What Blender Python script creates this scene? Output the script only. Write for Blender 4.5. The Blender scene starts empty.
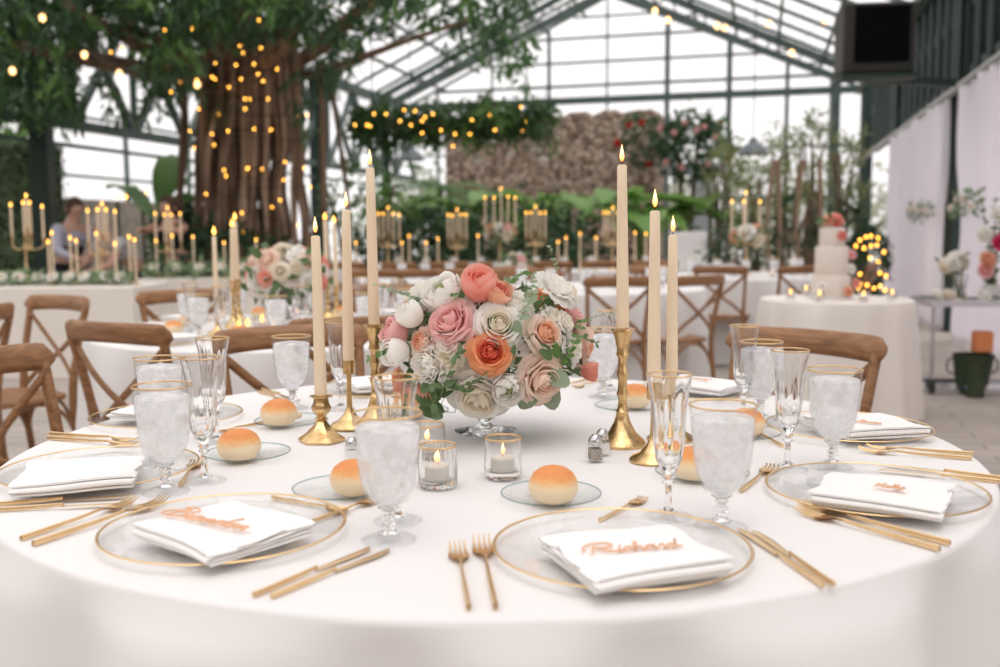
import bpy, math, random
import numpy as np
from mathutils import Vector, Matrix
PI = math.pi
rnd = random.Random(7)
SC = bpy.context.scene
COL = SC.collection

# ------------------------------------------------------------------ camera
CAMZ, PITCH, ROLL, FPX = 1.158, 0.1009, -0.0054, 970.0
TZ = 0.76                                   # height of the guest tables
_R = Vector((1, 0, 0)); _F = Vector((0, math.cos(PITCH), -math.sin(PITCH))); _U = Vector((0, math.sin(PITCH), math.cos(PITCH)))
_cr, _sr = math.cos(ROLL), math.sin(ROLL)
CX = _cr*_R + _sr*_U                        # image right
CD = _sr*_R - _cr*_U                        # image down
def ray(px, py):
    return (_F*FPX + CX*(px-500) + CD*(py-333.5)).normalized()
def at(px, py, Y):                          # the point seen at a pixel at distance Y in front of the camera
    r = ray(px, py); t = Y/r.y
    return Vector((r.x*t, Y, CAMZ+r.z*t))
def onz(px, py, z=TZ):
    r = ray(px, py); t = (z-CAMZ)/r.z
    return Vector((r.x*t, r.y*t, z))
YAW = math.radians(15)
BU = Vector((math.sin(YAW), math.cos(YAW), 0)); BV = Vector((math.cos(YAW), -math.sin(YAW), 0))
def bw(s, t, z): return BV*s + BU*t + Vector((0, 0, z))          # building frame -> world
def on_t(px, py, T):
    r = ray(px, py); k = T/r.dot(BU); p = r*k
    return p.dot(BV), p.z+CAMZ
def on_s(px, py, S):
    r = ray(px, py); k = S/r.dot(BV); p = r*k
    return p.dot(BU), p.z+CAMZ

cd = bpy.data.cameras.new('camera'); cam = bpy.data.objects.new('camera', cd); COL.objects.link(cam)
cam.matrix_world = Matrix(((CX.x, -CD.x, -_F.x, 0), (CX.y, -CD.y, -_F.y, 0), (CX.z, -CD.z, -_F.z, CAMZ), (0, 0, 0, 1)))
cd.sensor_width = 36; cd.lens = 36*FPX/1000; cd.clip_start = .05; cd.clip_end = 300
cd.dof.use_dof = True; cd.dof.focus_distance = 1.72; cd.dof.aperture_fstop = 3.1
SC.camera = cam

# ------------------------------------------------------------------ materials
def newmat(name):
    m = bpy.data.materials.new(name); m.use_nodes = True
    nt = m.node_tree; nt.nodes.clear()
    out = nt.nodes.new('ShaderNodeOutputMaterial')
    return m, nt, out
def N(nt, typ, **kw):
    n = nt.nodes.new(typ)
    for k, v in kw.items():
        if k.startswith('_'): setattr(n, k[1:], v)
        else: n.inputs[k.replace('__', ' ')].default_value = v
    return n
def L(nt, a, b): nt.links.new(a, b)
def rgb(r, g, b, a=1): return (r, g, b, a)
def s2l(r, g, b):
    f = lambda c: (c/255/12.92) if c/255 <= .04045 else ((c/255+.055)/1.055)**2.4
    return (f(r), f(g), f(b), 1)
def ramp(nt, fac, stops):
    n = nt.nodes.new('ShaderNodeValToRGB'); e = n.color_ramp.elements
    while len(e) < len(stops): e.new(.5)
    for k, (p, c) in enumerate(stops): e[k].position = p; e[k].color = c
    L(nt, fac, n.inputs[0]); return n.outputs[0]
def pmat(name, col, rough=.5, metal=0, col2=None, scale=8, bump=0, bscale=40, sub=0, spec=.5, coords='Object', stretch=None, transl=0):
    m, nt, out = newmat(name)
    p = N(nt, 'ShaderNodeBsdfPrincipled', Base__Color=col, Roughness=rough, Metallic=metal)
    p.inputs['Specular IOR Level'].default_value = spec
    tc = nt.nodes.new('ShaderNodeTexCoord'); src = tc.outputs[coords]
    if stretch:
        mp = nt.nodes.new('ShaderNodeMapping'); mp.inputs['Scale'].default_value = stretch; L(nt, src, mp.inputs[0]); src = mp.outputs[0]
    if col2:
        nz = N(nt, 'ShaderNodeTexNoise', Scale=scale, Detail=4); L(nt, src, nz.inputs['Vector'])
        c = ramp(nt, nz.outputs[0], [(.35, col), (.65, col2)]); L(nt, c, p.inputs['Base Color'])
    if bump:
        nz = N(nt, 'ShaderNodeTexNoise', Scale=bscale, Detail=3); L(nt, src, nz.inputs['Vector'])
        b = N(nt, 'ShaderNodeBump', Strength=bump, Distance=.01); L(nt, nz.outputs[0], b.inputs['Height']); L(nt, b.outputs[0], p.inputs['Normal'])
    if transl:
        tr = N(nt, 'ShaderNodeBsdfTranslucent'); mx = N(nt, 'ShaderNodeMixShader', Fac=transl)
        tr.inputs[0].default_value = col
        if col2: L(nt, c, tr.inputs[0])
        L(nt, p.outputs[0], mx.inputs[1]); L(nt, tr.outputs[0], mx.inputs[2]); L(nt, mx.outputs[0], out.inputs[0])
    else: L(nt, p.outputs[0], out.inputs[0])
    return m
def thin_glass(name, tint=(.96, .97, .97, 1), ior=1.45, rough=.02, bump=0, bscale=30):
    m, nt, out = newmat(name)
    tr = N(nt, 'ShaderNodeBsdfTransparent', Color=tint); gl = N(nt, 'ShaderNodeBsdfGlossy', Roughness=rough)
    lw = N(nt, 'ShaderNodeLayerWeight', Blend=.5); pw = N(nt, 'ShaderNodeMath', _operation='POWER'); pw.inputs[1].default_value = 5
    fr = lw; sc = N(nt, 'ShaderNodeMath', _operation='MULTIPLY_ADD'); sc.inputs[1].default_value = .4; sc.inputs[2].default_value = .035; mx = N(nt, 'ShaderNodeMixShader')
    L(nt, lw.outputs['Facing'], pw.inputs[0]); L(nt, pw.outputs[0], sc.inputs[0]); L(nt, sc.outputs[0], mx.inputs[0]); L(nt, tr.outputs[0], mx.inputs[1]); L(nt, gl.outputs[0], mx.inputs[2]); L(nt, mx.outputs[0], out.inputs[0])
    if bump:
        nz = N(nt, 'ShaderNodeTexNoise', Scale=bscale, Detail=2)
        tc = nt.nodes.new('ShaderNodeTexCoord'); L(nt, tc.outputs['Object'], nz.inputs['Vector'])
        b = N(nt, 'ShaderNodeBump', Strength=bump, Distance=.01); L(nt, nz.outputs[0], b.inputs['Height'])
        L(nt, b.outputs[0], gl.inputs['Normal']); L(nt, b.outputs[0], fr.inputs['Normal'])
    return m
def emat(name, col, strength):
    m, nt, out = newmat(name); e = N(nt, 'ShaderNodeEmission', Color=col, Strength=strength); L(nt, e.outputs[0], out.inputs[0]); return m

M = {}
M['cloth'] = pmat('white_cotton_cloth', rgb(.775, .755, .745), .85, bump=.12, bscale=5, spec=.15)
M['linen'] = pmat('cream_linen_cloth', rgb(.80, .75, .69), .85, bump=.10, bscale=6, spec=.15)
M['napkin'] = pmat('white_napkin_cotton', rgb(.86, .84, .825), .9, bump=.25, bscale=30, spec=.1)
M['gold'] = pmat('brushed_gold', rgb(.84, .62, .37), .3, 1, col2=rgb(.78, .55, .30), scale=30)
M['brass'] = pmat('aged_brass', rgb(.80, .57, .29), .27, 1, col2=rgb(.60, .40, .18), scale=45, bump=.12, bscale=60)
M['rim'] = pmat('gilt_rim', rgb(.85, .60, .32), .3, 1)
M['taper'] = pmat('ivory_candle_wax', rgb(.93, .80, .62), .45, transl=.3, spec=.3)
M['wick'] = pmat('burnt_wick', rgb(.02, .015, .01), .9)
M['wax'] = pmat('white_votive_wax', rgb(.95, .93, .88), .5, transl=.3)
M['clear'] = thin_glass('clear_plate_glass', (.993, .994, .994, 1), 1.42)
M['rollglass'] = thin_glass('clear_bread_plate_glass', (.986, .992, .992, 1), 1.45)
def glassmat():
    m, nt, out = newmat('crystal_glass')
    g = N(nt, 'ShaderNodeBsdfGlass', Color=(.985, .985, .985, 1), Roughness=0.0, IOR=1.45); L(nt, g.outputs[0], out.inputs[0]); return m
M['crystal'] = glassmat(); M['bowlglass'] = thin_glass('clear_bowl_glass', (.985, .988, .99, 1), 1.45)
def icemat():
    m, nt, out = newmat('ice_water')
    tc = nt.nodes.new('ShaderNodeTexCoord')
    v = N(nt, 'ShaderNodeTexVoronoi', Scale=48); v.feature = 'DISTANCE_TO_EDGE'; nz = N(nt, 'ShaderNodeTexNoise', Scale=34, Detail=4)
    L(nt, tc.outputs['Object'], nz.inputs['Vector']); L(nt, tc.outputs['Object'], v.inputs['Vector'])
    add = N(nt, 'ShaderNodeMath', _operation='ADD'); L(nt, v.outputs['Distance'], add.inputs[0]); L(nt, nz.outputs[0], add.inputs[1])
    b = N(nt, 'ShaderNodeBump', Strength=.5, Distance=.004); L(nt, add.outputs[0], b.inputs['Height'])
    p = N(nt, 'ShaderNodeBsdfPrincipled', Base__Color=(.985, .985, .99, 1), Roughness=.2); L(nt, b.outputs[0], p.inputs['Normal'])
    t = N(nt, 'ShaderNodeBsdfTranslucent', Color=(.99, .99, .995, 1)); tr = N(nt, 'ShaderNodeBsdfTransparent', Color=(.97, .975, .98, 1))
    m1 = N(nt, 'ShaderNodeMixShader', Fac=.5); m2 = N(nt, 'ShaderNodeMixShader')
    L(nt, p.outputs[0], m1.inputs[1]); L(nt, t.outputs[0], m1.inputs[2])
    r = ramp(nt, nz.outputs[0], [(.40, (.03, .03, .03, 1)), (.60, (.55, .55, .55, 1))]); L(nt, r, m2.inputs[0])
    L(nt, m1.outputs[0], m2.inputs[1]); L(nt, tr.outputs[0], m2.inputs[2]); L(nt, m2.outputs[0], out.inputs[0]); return m
M['ice'] = icemat()
M['wood'] = pmat('stained_oak', rgb(.34, .165, .080), .45, col2=rgb(.20, .092, .042), scale=4, bump=.1, bscale=20, stretch=(9, 9, 9))
def woodmat(name, c1, c2):
    m, nt, out = newmat(name)
    p = N(nt, 'ShaderNodeBsdfPrincipled', Roughness=.42)
    tc = nt.nodes.new('ShaderNodeTexCoord'); mp = nt.nodes.new('ShaderNodeMapping'); mp.inputs['Scale'].default_value = (5, 45, 45)
    L(nt, tc.outputs['Object'], mp.inputs[0])
    nz = N(nt, 'ShaderNodeTexNoise', Scale=1.6, Detail=6, Distortion=.6); L(nt, mp.outputs[0], nz.inputs['Vector'])
    c = ramp(nt, nz.outputs[0], [(.3, c1), (.7, c2)]); L(nt, c, p.inputs['Base Color'])
    b = N(nt, 'ShaderNodeBump', Strength=.08, Distance=.01); L(nt, nz.outputs[0], b.inputs['Height']); L(nt, b.outputs[0], p.inputs['Normal'])
    L(nt, p.outputs[0], out.inputs[0]); return m
M['wood'] = woodmat('stained_oak_grain', rgb(.185, .082, .030), rgb(.37, .185, .082))
M['cardwood'] = pmat('laser_cut_maple', rgb(.84, .50, .32), .5, col2=rgb(.76, .43, .26), scale=60)
M['greenmetal'] = pmat('dark_green_painted_iron', rgb(.020, .036, .030), .5, col2=rgb(.028, .046, .038), scale=3, spec=.25)
M['greenlight'] = pmat('weathered_green_steel', rgb(.085, .125, .11), .5, col2=rgb(.06, .09, .08), scale=3)
M['rail'] = pmat('grey_galvanised_pipe', rgb(.42, .42, .41), .4, .5)
M['black'] = pmat('black_plastic', rgb(.012, .012, .013), .5)
M['blackgrille'] = pmat('black_speaker_grille', rgb(.003, .003, .0035), .9, bump=.5, bscale=200, spec=.05)
M['greyplastic'] = pmat('grey_cabinet', rgb(.035, .033, .030), .5, spec=.2)
M['steel'] = pmat('polished_steel', rgb(.6, .6, .6), .25, 1)
M['rubber'] = pmat('dark_rubber', rgb(.03, .03, .03), .8)
M['greenplastic'] = pmat('moss_green_canvas', rgb(.035, .055, .02), .7, col2=rgb(.025, .04, .018), scale=10)
M['drape'] = pmat('sheer_white_drape', rgb(.93, .90, .94), .9, transl=.5, spec=.1)
M['bark'] = pmat('banyan_bark', rgb(.27, .18, .12), .9, col2=rgb(.12, .075, .05), scale=3, bump=.8, bscale=12, stretch=(3, 3, .5))
M['leafdark'] = pmat('dark_glossy_leaf', rgb(.026, .070, .026), .4, col2=rgb(.055, .12, .042), scale=1.2, transl=.3)
M['leafmid'] = pmat('mid_green_leaf', rgb(.07, .17, .045), .45, col2=rgb(.13, .25, .06), scale=1.5, transl=.35)
M['leafbright'] = pmat('bright_green_frond', rgb(.17, .36, .07), .45, col2=rgb(.26, .42, .13), scale=2, transl=.4)
M['ivy'] = pmat('hedge_leaf', rgb(.13, .20, .10), .5, col2=rgb(.20, .29, .15), scale=3, transl=.25)
M['euc'] = pmat('eucalyptus_leaf', rgb(.23, .31, .185), .5, col2=rgb(.30, .38, .26), scale=14, transl=.25, bump=.1, bscale=60)
M['olive'] = pmat('olive_branch_leaf', rgb(.085, .155, .055), .45, col2=rgb(.13, .22, .085), scale=20, transl=.25)
M['stem'] = pmat('green_stem', rgb(.16, .22, .08), .6)
M['skin'] = pmat('skin', rgb(.55, .32, .24), .55)
M['shirt'] = pmat('lavender_grey_shirt', rgb(.45, .45, .55), .8)
M['vest'] = pmat('black_vest_cloth', rgb(.012, .012, .016), .8)
M['hair'] = pmat('brown_hair', rgb(.07, .035, .02), .7)
M['greyhair'] = pmat('grey_hair', rgb(.35, .31, .29), .7)
M['cake'] = pmat('ivory_fondant', rgb(.84, .76, .68), .6, transl=.1)
M['stonedark'] = pmat('dark_cave_stone', rgb(.03, .03, .028), .9, bump=.6, bscale=4)
M['concrete'] = pmat('grey_pillar_paint', rgb(.36, .39, .41), .8)
M['whitepaint'] = pmat('white_paint', rgb(.75, .74, .73), .6)
M['lampshade'] = pmat('grey_enamel_shade', rgb(.13, .15, .16), .5)
M['leafolive'] = pmat('pale_olive_leaf', rgb(.20, .25, .10), .5, col2=rgb(.32, .36, .17), scale=1.5, transl=.4)
def petal(name, c, c2=None, tr=.5): return pmat(name, c, .6, col2=c2 or c, scale=25, transl=tr, spec=.2)
M['p_white'] = petal('white_petal', rgb(.96, .94, .895), rgb(.97, .955, .92))
M['p_cream'] = petal('cream_petal', rgb(.94, .87, .74), rgb(.94, .90, .82))
M['p_yellow'] = petal('pale_yellow_petal_heart', rgb(.94, .83, .60), rgb(.94, .87, .70))
M['p_blush'] = petal('blush_petal', rgb(.97, .80, .69), rgb(.97, .85, .77))
M['p_peach'] = petal('peach_petal', rgb(.93, .56, .38), rgb(.94, .68, .52))
M['p_pink'] = petal('pink_petal', rgb(.93, .56, .55), rgb(.95, .72, .70))
M['p_coral'] = petal('coral_petal', rgb(.93, .42, .33), rgb(.95, .56, .47))
M['p_orange'] = petal('coral_orange_petal', rgb(.92, .38, .17), rgb(.94, .54, .32))
M['p_deep'] = petal('deep_coral_petal_heart', rgb(.84, .19, .12), rgb(.90, .32, .20))
M['p_green'] = petal('green_flower_heart', rgb(.42, .50, .18), rgb(.62, .66, .36))
M['p_hot'] = petal('hot_pink_petal', rgb(.85, .08, .22), rgb(.85, .14, .3))
M['p_red'] = petal('red_flower_petal', rgb(.60, .04, .03), rgb(.7, .1, .08))
M['stamen'] = pmat('yellow_stamen', rgb(.75, .50, .12), .7)
def flamemat(name, k):
    m, nt, out = newmat(name)
    tc = nt.nodes.new('ShaderNodeTexCoord'); sp = nt.nodes.new('ShaderNodeSeparateXYZ'); L(nt, tc.outputs['Generated'], sp.inputs[0])
    c = ramp(nt, sp.outputs[2], [(0, (1, .22, .03, 1)), (.3, (1, .50, .16, 1)), (.65, (1, .70, .34, 1)), (1, (1, .55, .2, 1))])
    e = N(nt, 'ShaderNodeEmission', Strength=k); L(nt, c, e.inputs[0]); L(nt, e.outputs[0], out.inputs[0]); return m
M['flame'] = flamemat('candle_flame', 2.6)
M['farflame'] = emat('candle_flame_amber', (1, .48, .09, 1), 4.5)
M['plateedge'] = thin_glass('plate_edge_glass', (.74, .81, .82, 1), 1.5)
M['bulb'] = emat('warm_fairy_bulb', (1, .44, .06, 1), 7)
M['bulbwarm'] = emat('warm_festoon_bulb', (1, .58, .24, 1), 3)

def floormat():
    m, nt, out = newmat('grey_timber_paving')
    p = N(nt, 'ShaderNodeBsdfPrincipled', Roughness=.75)
    tc = nt.nodes.new('ShaderNodeTexCoord'); mp = nt.nodes.new('ShaderNodeMapping'); mp.inputs['Rotation'].default_value = (0, 0, YAW)
    L(nt, tc.outputs['Object'], mp.inputs[0])
    b = N(nt, 'ShaderNodeTexBrick', Scale=1.0, Color1=(.42, .365, .325, 1), Color2=(.36, .315, .28, 1), Mortar=(.22, .19, .17, 1))
    b.inputs['Mortar Size'].default_value = .006; b.inputs['Brick Width'].default_value = 1.2; b.inputs['Row Height'].default_value = .16
    L(nt, mp.outputs[0], b.inputs['Vector'])
    nz = N(nt, 'ShaderNodeTexNoise', Scale=2.5, Detail=5); L(nt, tc.outputs['Object'], nz.inputs['Vector'])
    mx = N(nt, 'ShaderNodeMix'); mx.data_type = 'RGBA'; mx.blend_type = 'OVERLAY'; mx.inputs[0].default_value = .35
    L(nt, b.outputs[0], mx.inputs[6]); L(nt, nz.outputs[0], mx.inputs[7]); L(nt, mx.outputs[2], p.inputs['Base Color'])
    L(nt, p.outputs[0], out.inputs[0]); return m
M['floor'] = floormat()
def stonemat():
    m, nt, out = newmat('rough_fieldstone')
    p = N(nt, 'ShaderNodeBsdfPrincipled', Roughness=.9)
    tc = nt.nodes.new('ShaderNodeTexCoord')
    v = N(nt, 'ShaderNodeTexVoronoi', Scale=12); L(nt, tc.outputs['Object'], v.inputs['Vector'])
    c = ramp(nt, v.outputs['Distance'], [(0, (.55, .44, .36, 1)), (.45, (.42, .33, .27, 1)), (.8, (.12, .09, .07, 1))])
    sp = nt.nodes.new('ShaderNodeSeparateColor'); L(nt, v.outputs['Color'], sp.inputs[0])
    c2 = ramp(nt, sp.outputs[0], [(0, (.30, .20, .14, 1)), (.5, (.62, .52, .44, 1)), (1, (1.1, 1.0, .92, 1))])
    mx = N(nt, 'ShaderNodeMix'); mx.data_type = 'RGBA'; mx.blend_type = 'MULTIPLY'; mx.inputs[0].default_value = 1
    L(nt, c, mx.inputs[6]); L(nt, c2, mx.inputs[7])
    gm = N(nt, 'ShaderNodeGamma', Gamma=.72); L(nt, mx.outputs[2], gm.inputs[0]); L(nt, gm.outputs[0], p.inputs['Base Color'])
    b = N(nt, 'ShaderNodeBump', Strength=1, Distance=.04); b.invert = True; L(nt, v.outputs['Distance'], b.inputs['Height']); L(nt, b.outputs[0], p.inputs['Normal'])
    L(nt, p.outputs[0], out.inputs[0]); return m
M['stone'] = stonemat()
def rollmat():
    m, nt, out = newmat('baked_roll_crust')
    p = N(nt, 'ShaderNodeBsdfPrincipled', Roughness=.5)
    tc = nt.nodes.new('ShaderNodeTexCoord'); sp = nt.nodes.new('ShaderNodeSeparateXYZ'); L(nt, tc.outputs['Generated'], sp.inputs[0])
    nz = N(nt, 'ShaderNodeTexNoise', Scale=9, Detail=5, Roughness=.8); L(nt, tc.outputs['Generated'], nz.inputs['Vector'])
    a = N(nt, 'ShaderNodeMath', _operation='MULTIPLY_ADD'); a.inputs[1].default_value = .35; L(nt, nz.outputs[0], a.inputs[0]); L(nt, sp.outputs[2], a.inputs[2])
    c = ramp(nt, a.outputs[0], [(.0, (.80, .60, .38, 1)), (.2, (.90, .74, .53, 1)), (.66, (.90, .72, .48, 1)), (.86, (.84, .42, .15, 1)), (1.08, (.74, .27, .07, 1))])
    L(nt, c, p.inputs['Base Color'])
    n2 = N(nt, 'ShaderNodeTexNoise', Scale=60, Detail=2); L(nt, tc.outputs['Generated'], n2.inputs['Vector'])
    b = N(nt, 'ShaderNodeBump', Strength=.25, Distance=.004); L(nt, n2.outputs[0], b.inputs['Height']); L(nt, b.outputs[0], p.inputs['Normal'])
    L(nt, p.outputs[0], out.inputs[0]); return m
M['roll'] = rollmat()
M['butter'] = pmat('butter', rgb(.86, .78, .58), .4, transl=.2)

# ------------------------------------------------------------------ mesh building
class MB:
    def __init__(s): s.v = []; s.f = []; s.m = []
    def add(s, vs, fs, mi=0):
        o = len(s.v); s.v.extend([tuple(v) for v in vs]); s.f.extend([tuple(i+o for i in f) for f in fs]); s.m.extend([mi]*len(fs)); return s
    def grid(s, rows, closed_u=False, closed_v=False, mi=0, flip=False):
        nr, nc = len(rows), len(rows[0]); vs = [p for r in rows for p in r]; fs = []
        for i in range(nr if closed_v else nr-1):
            for j in range(nc if closed_u else nc-1):
                a, b, c, d = i*nc+j, i*nc+(j+1) % nc, ((i+1) % nr)*nc+(j+1) % nc, ((i+1) % nr)*nc+j
                fs.append((a, d, c, b) if flip else (a, b, c, d))
        return s.add(vs, fs, mi)
    def lathe(s, prof, n=32, o=(0, 0, 0), rib=None, mi=0, sx=1, sy=1):
        rows = []
        for k, (r, z) in enumerate(prof):
            row = []
            for j in range(n):
                a = 2*PI*j/n; rr = r*(rib(k, a) if rib else 1)
                row.append((o[0]+rr*math.cos(a)*sx, o[1]+rr*math.sin(a)*sy, o[2]+z))
            rows.append(row)
        s.grid(rows, closed_u=True, mi=mi)
        base = len(s.v)-len(prof)*n
        if prof[0][0] > 1e-5: s.f.append(tuple(base+j for j in reversed(range(n)))); s.m.append(mi)
        if prof[-1][0] > 1e-5: s.f.append(tuple(base+(len(prof)-1)*n+j for j in range(n))); s.m.append(mi)
        return s
    def box(s, c, d, rz=0, ax=None, bev=0):
        x, y, z = d[0]/2, d[1]/2, d[2]/2; c = Vector(c)
        mt = ax if ax is not None else Matrix.Rotation(rz, 3, 'Z')
        P = [Vector((i, j, k)) for k in (-z, z) for (i, j) in ((-x, -y), (x, -y), (x, y), (-x, y))]
        return s.add([c+mt@p for p in P], [(3, 2, 1, 0), (4, 5, 6, 7), (0, 1, 5, 4), (1, 2, 6, 5), (2, 3, 7, 6), (3, 0, 4, 7)])
    def bar(s, a, b, w, h=None, up=(0, 0, 1)):
        a, b = Vector(a), Vector(b); h = h or w; d = (b-a); l = d.length; d.normalize(); up = Vector(up)
        if abs(d.dot(up)) > .98: up = Vector((1, 0, 0))
        x = up.cross(d).normalized(); z = d.cross(x)
        return s.box((a+b)/2, (w, l, h), ax=Matrix((x, d, z)).transposed())
    def tube(s, pts, r, n=8, sy=1, cap=True, up=(0, 0, 1), mi=0):
        P = [Vector(p) for p in pts]; R = r if isinstance(r, (list, tuple)) else [r]*len(P)
        rows = []; prev = None
        for k, p in enumerate(P):
            d = (P[min(k+1, len(P)-1)]-P[max(k-1, 0)]).normalized()
            if prev is None:
                u = Vector(up)
                if abs(u.dot(d)) > .95: u = Vector((1, 0, 0)) if abs(d.x) < .9 else Vector((0, 1, 0))
                x = u.cross(d).normalized()
            else: x = (prev-d*prev.dot(d)).normalized()
            prev = x; y = d.cross(x)
            rows.append([p+x*(R[k]*math.cos(2*PI*j/n))+y*(R[k]*sy*math.sin(2*PI*j/n)) for j in range(n)])
        s.grid(rows, closed_u=True, mi=mi)
        base = len(s.v)-len(P)*n
        if cap:
            s.f.append(tuple(base+j for j in reversed(range(n)))); s.m.append(mi)
            s.f.append(tuple(base+(len(P)-1)*n+j for j in range(n))); s.m.append(mi)
        return s
    def ball(s, c, r, n=10, sz=1, mi=0):
        m = max(4, n//2+1); prof = [(r*math.sin(PI*k/m), -r*sz*math.cos(PI*k/m)) for k in range(m+1)]; prof[0] = (0, -r*sz); prof[-1] = (0, r*sz)
        return s.lathe(prof, n, c, mi=mi)
    def build(s, name, mats, parent=None, smooth=True, loc=None, subsurf=0, **props):
        me = bpy.data.meshes.new(name); me.from_pydata(s.v, [], s.f); 
        mats = mats if isinstance(mats, (list, tuple)) else [mats]
        for m in mats: me.materials.append(M[m] if isinstance(m, str) else m)
        if len(mats) > 1: me.polygons.foreach_set('material_index', s.m)
        if smooth:
            me.polygons.foreach_set('use_smooth', [True]*len(me.polygons))
        me.update()
        if smooth:
            try: me.set_sharp_from_angle(angle=math.radians(42))
            except Exception: pass
        o = bpy.data.objects.new(name, me); COL.objects.link(o)
        if parent: o.parent = parent
        if loc is not None: o.location = loc
        if subsurf:
            md = o.modifiers.new('s', 'SUBSURF'); md.levels = subsurf; md.render_levels = subsurf
        for k, v in props.items(): o[k] = v
        return o
def catmull(P, n=6, closed=False):
    P = [Vector(p) for p in P]; out = []; m = len(P)
    for i in range(m if closed else m-1):
        if closed: p0, p1, p2, p3 = P[(i-1) % m], P[i], P[(i+1) % m], P[(i+2) % m]
        else: p0, p1, p2, p3 = P[max(i-1, 0)], P[i], P[i+1], P[min(i+2, m-1)]
        for k in range(n):
            t = k/n; out.append(.5*((2*p1)+(-p0+p2)*t+(2*p0-5*p1+4*p2-p3)*t*t+(-p0+3*p1-3*p2+p3)*t**3))
    if not closed: out.append(P[-1])
    return out
def tag(o, label, cat, group=None, kind=None):
    if label: o['label'] = label
    if cat: o['category'] = cat
    if group: o['group'] = group
    if kind: o['kind'] = kind
    return o
def thing(name, label, cat, loc=(0, 0, 0), rz=0, group=None):
    o = bpy.data.objects.new(name, None); COL.objects.link(o); o.location = loc; o.rotation_euler = (0, 0, rz); o.empty_display_size = .1
    return tag(o, label, cat, group)
KIDS = {}
def kids(o):
    if o.name not in KIDS: KIDS[o.name] = list(o.children)
    return KIDS[o.name]
def dup(root, loc, rz=0, label=None, group=None, scale=None):
    r = root.copy(); COL.objects.link(r); r.location = loc; r.rotation_euler = (0, 0, rz)
    if label: r['label'] = label
    if group: r['group'] = group
    if scale: r.scale = (scale,)*3
    for c in kids(root):
        d = c.copy(); COL.objects.link(d); d.parent = r
        for g in kids(c):
            e = g.copy(); COL.objects.link(e); e.parent = d
    return r
class Kind:
    """first placement moves the prototype itself, later ones copy it"""
    def __init__(s, proto, keep=True): s.p = proto; s.used = False
    def put(s, loc, rz, label, group=None, scale=None):
        if not s.used:
            s.used = True; kids(s.p)
            for c in s.p.children: kids(c)
            s.p.location = loc; s.p.rotation_euler = (0, 0, rz); s.p['label'] = label
            if group: s.p['group'] = group
            if scale: s.p.scale = (scale,)*3
            s.g0 = group; return s.p
        o = dup(s.p, loc, rz, label, group, scale)
        if not scale: o.scale = (1, 1, 1)
        return o
# ------------------------------------------------------------------ world and light
w = bpy.data.worlds.new('overcast_sky'); SC.world = w; w.use_nodes = True
nt = w.node_tree; nt.nodes.clear()
wo = nt.nodes.new('ShaderNodeOutputWorld'); bg = nt.nodes.new('ShaderNodeBackground'); tc = nt.nodes.new('ShaderNodeTexCoord')
sp = nt.nodes.new('ShaderNodeSeparateXYZ'); L(nt, tc.outputs['Generated'], sp.inputs[0])
mr = nt.nodes.new('ShaderNodeMapRange'); mr.inputs[1].default_value = 0; mr.inputs[2].default_value = 1; mr.inputs[3].default_value = 1.05; mr.inputs[4].default_value = 1.5
L(nt, sp.outputs[2], mr.inputs[0]); bg.inputs[0].default_value = (1.0, .978, .972, 1); L(nt, mr.outputs[0], bg.inputs[1]); L(nt, bg.outputs[0], wo.inputs[0])
sd = bpy.data.lights.new('veiled_sun', 'SUN'); sd.energy = .85; sd.angle = math.radians(50); sd.color = (1, .95, .9)
so = bpy.data.objects.new('veiled_sun', sd); COL.objects.link(so); so.rotation_euler = (math.radians(18), math.radians(8), 0)
vs = SC.view_settings; vs.view_transform = 'Standard'; vs.look = 'None'; vs.exposure = 0.32; vs.gamma = 1; vs.use_curve_mapping = False
SC.cycles.max_bounces = 14; SC.cycles.transmission_bounces = 14; SC.cycles.transparent_max_bounces = 32; SC.cycles.diffuse_bounces = 5; SC.cycles.glossy_bounces = 6
SC.cycles.sample_clamp_indirect = 6; SC.cycles.use_denoising = True; SC.cycles.blur_glossy = .5

# ------------------------------------------------------------------ greenhouse
SL, SR_, SM, ZE, ZR, TE = -8.7, 2.1, -3.35, 4.45, 6.95, 24.0
mb = MB(); mb.add([bw(-26, -6, 0), bw(14, -6, 0), bw(14, 45, 0), bw(-26, 45, 0)], [(0, 1, 2, 3)]); mb.build('floor', 'floor', smooth=False, kind='structure')
def glazing():
    m, nt, out = newmat('greenhouse_pane')
    tr = N(nt, 'ShaderNodeBsdfTransparent', Color=(.93, .92, .925, 1)); gl = N(nt, 'ShaderNodeBsdfGlossy', Roughness=.08)
    mx = N(nt, 'ShaderNodeMixShader', Fac=.04); L(nt, tr.outputs[0], mx.inputs[1]); L(nt, gl.outputs[0], mx.inputs[2]); L(nt, mx.outputs[0], out.inputs[0]); return m
M['pane'] = glazing()
ceil = MB()
ceil.add([bw(SL, -4, ZE), bw(SM, -4, ZR), bw(SM, TE, ZR), bw(SL, TE, ZE)], [(0, 1, 2, 3)])
ceil.add([bw(SR_, -4, ZE), bw(SM, -4, ZR), bw(SM, TE, ZR), bw(SR_, TE, ZE)], [(3, 2, 1, 0)])
ceil.build('ceiling', 'pane', smooth=False, kind='structure')
# roof bars
rb = MB()
t = -4.0
while t < TE+.1:
    for s0 in (SL, SR_): rb.bar(bw(s0, t, ZE-.03), bw(SM, t, ZR-.03), .045, .07)
    t += 1.15
for k in range(7):
    f = k/6
    for s0 in (SL, SR_):
        s_, z_ = s0+(SM-s0)*f, ZE+(ZR-ZE)*f-.06
        rb.bar(bw(s_, -4, z_), bw(s_, TE, z_), .06 if k not in (0, 6) else .14, .06 if k not in (0, 6) else .14)
rb.build('trim_1', 'greenlight', smooth=False, kind='structure')
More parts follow.
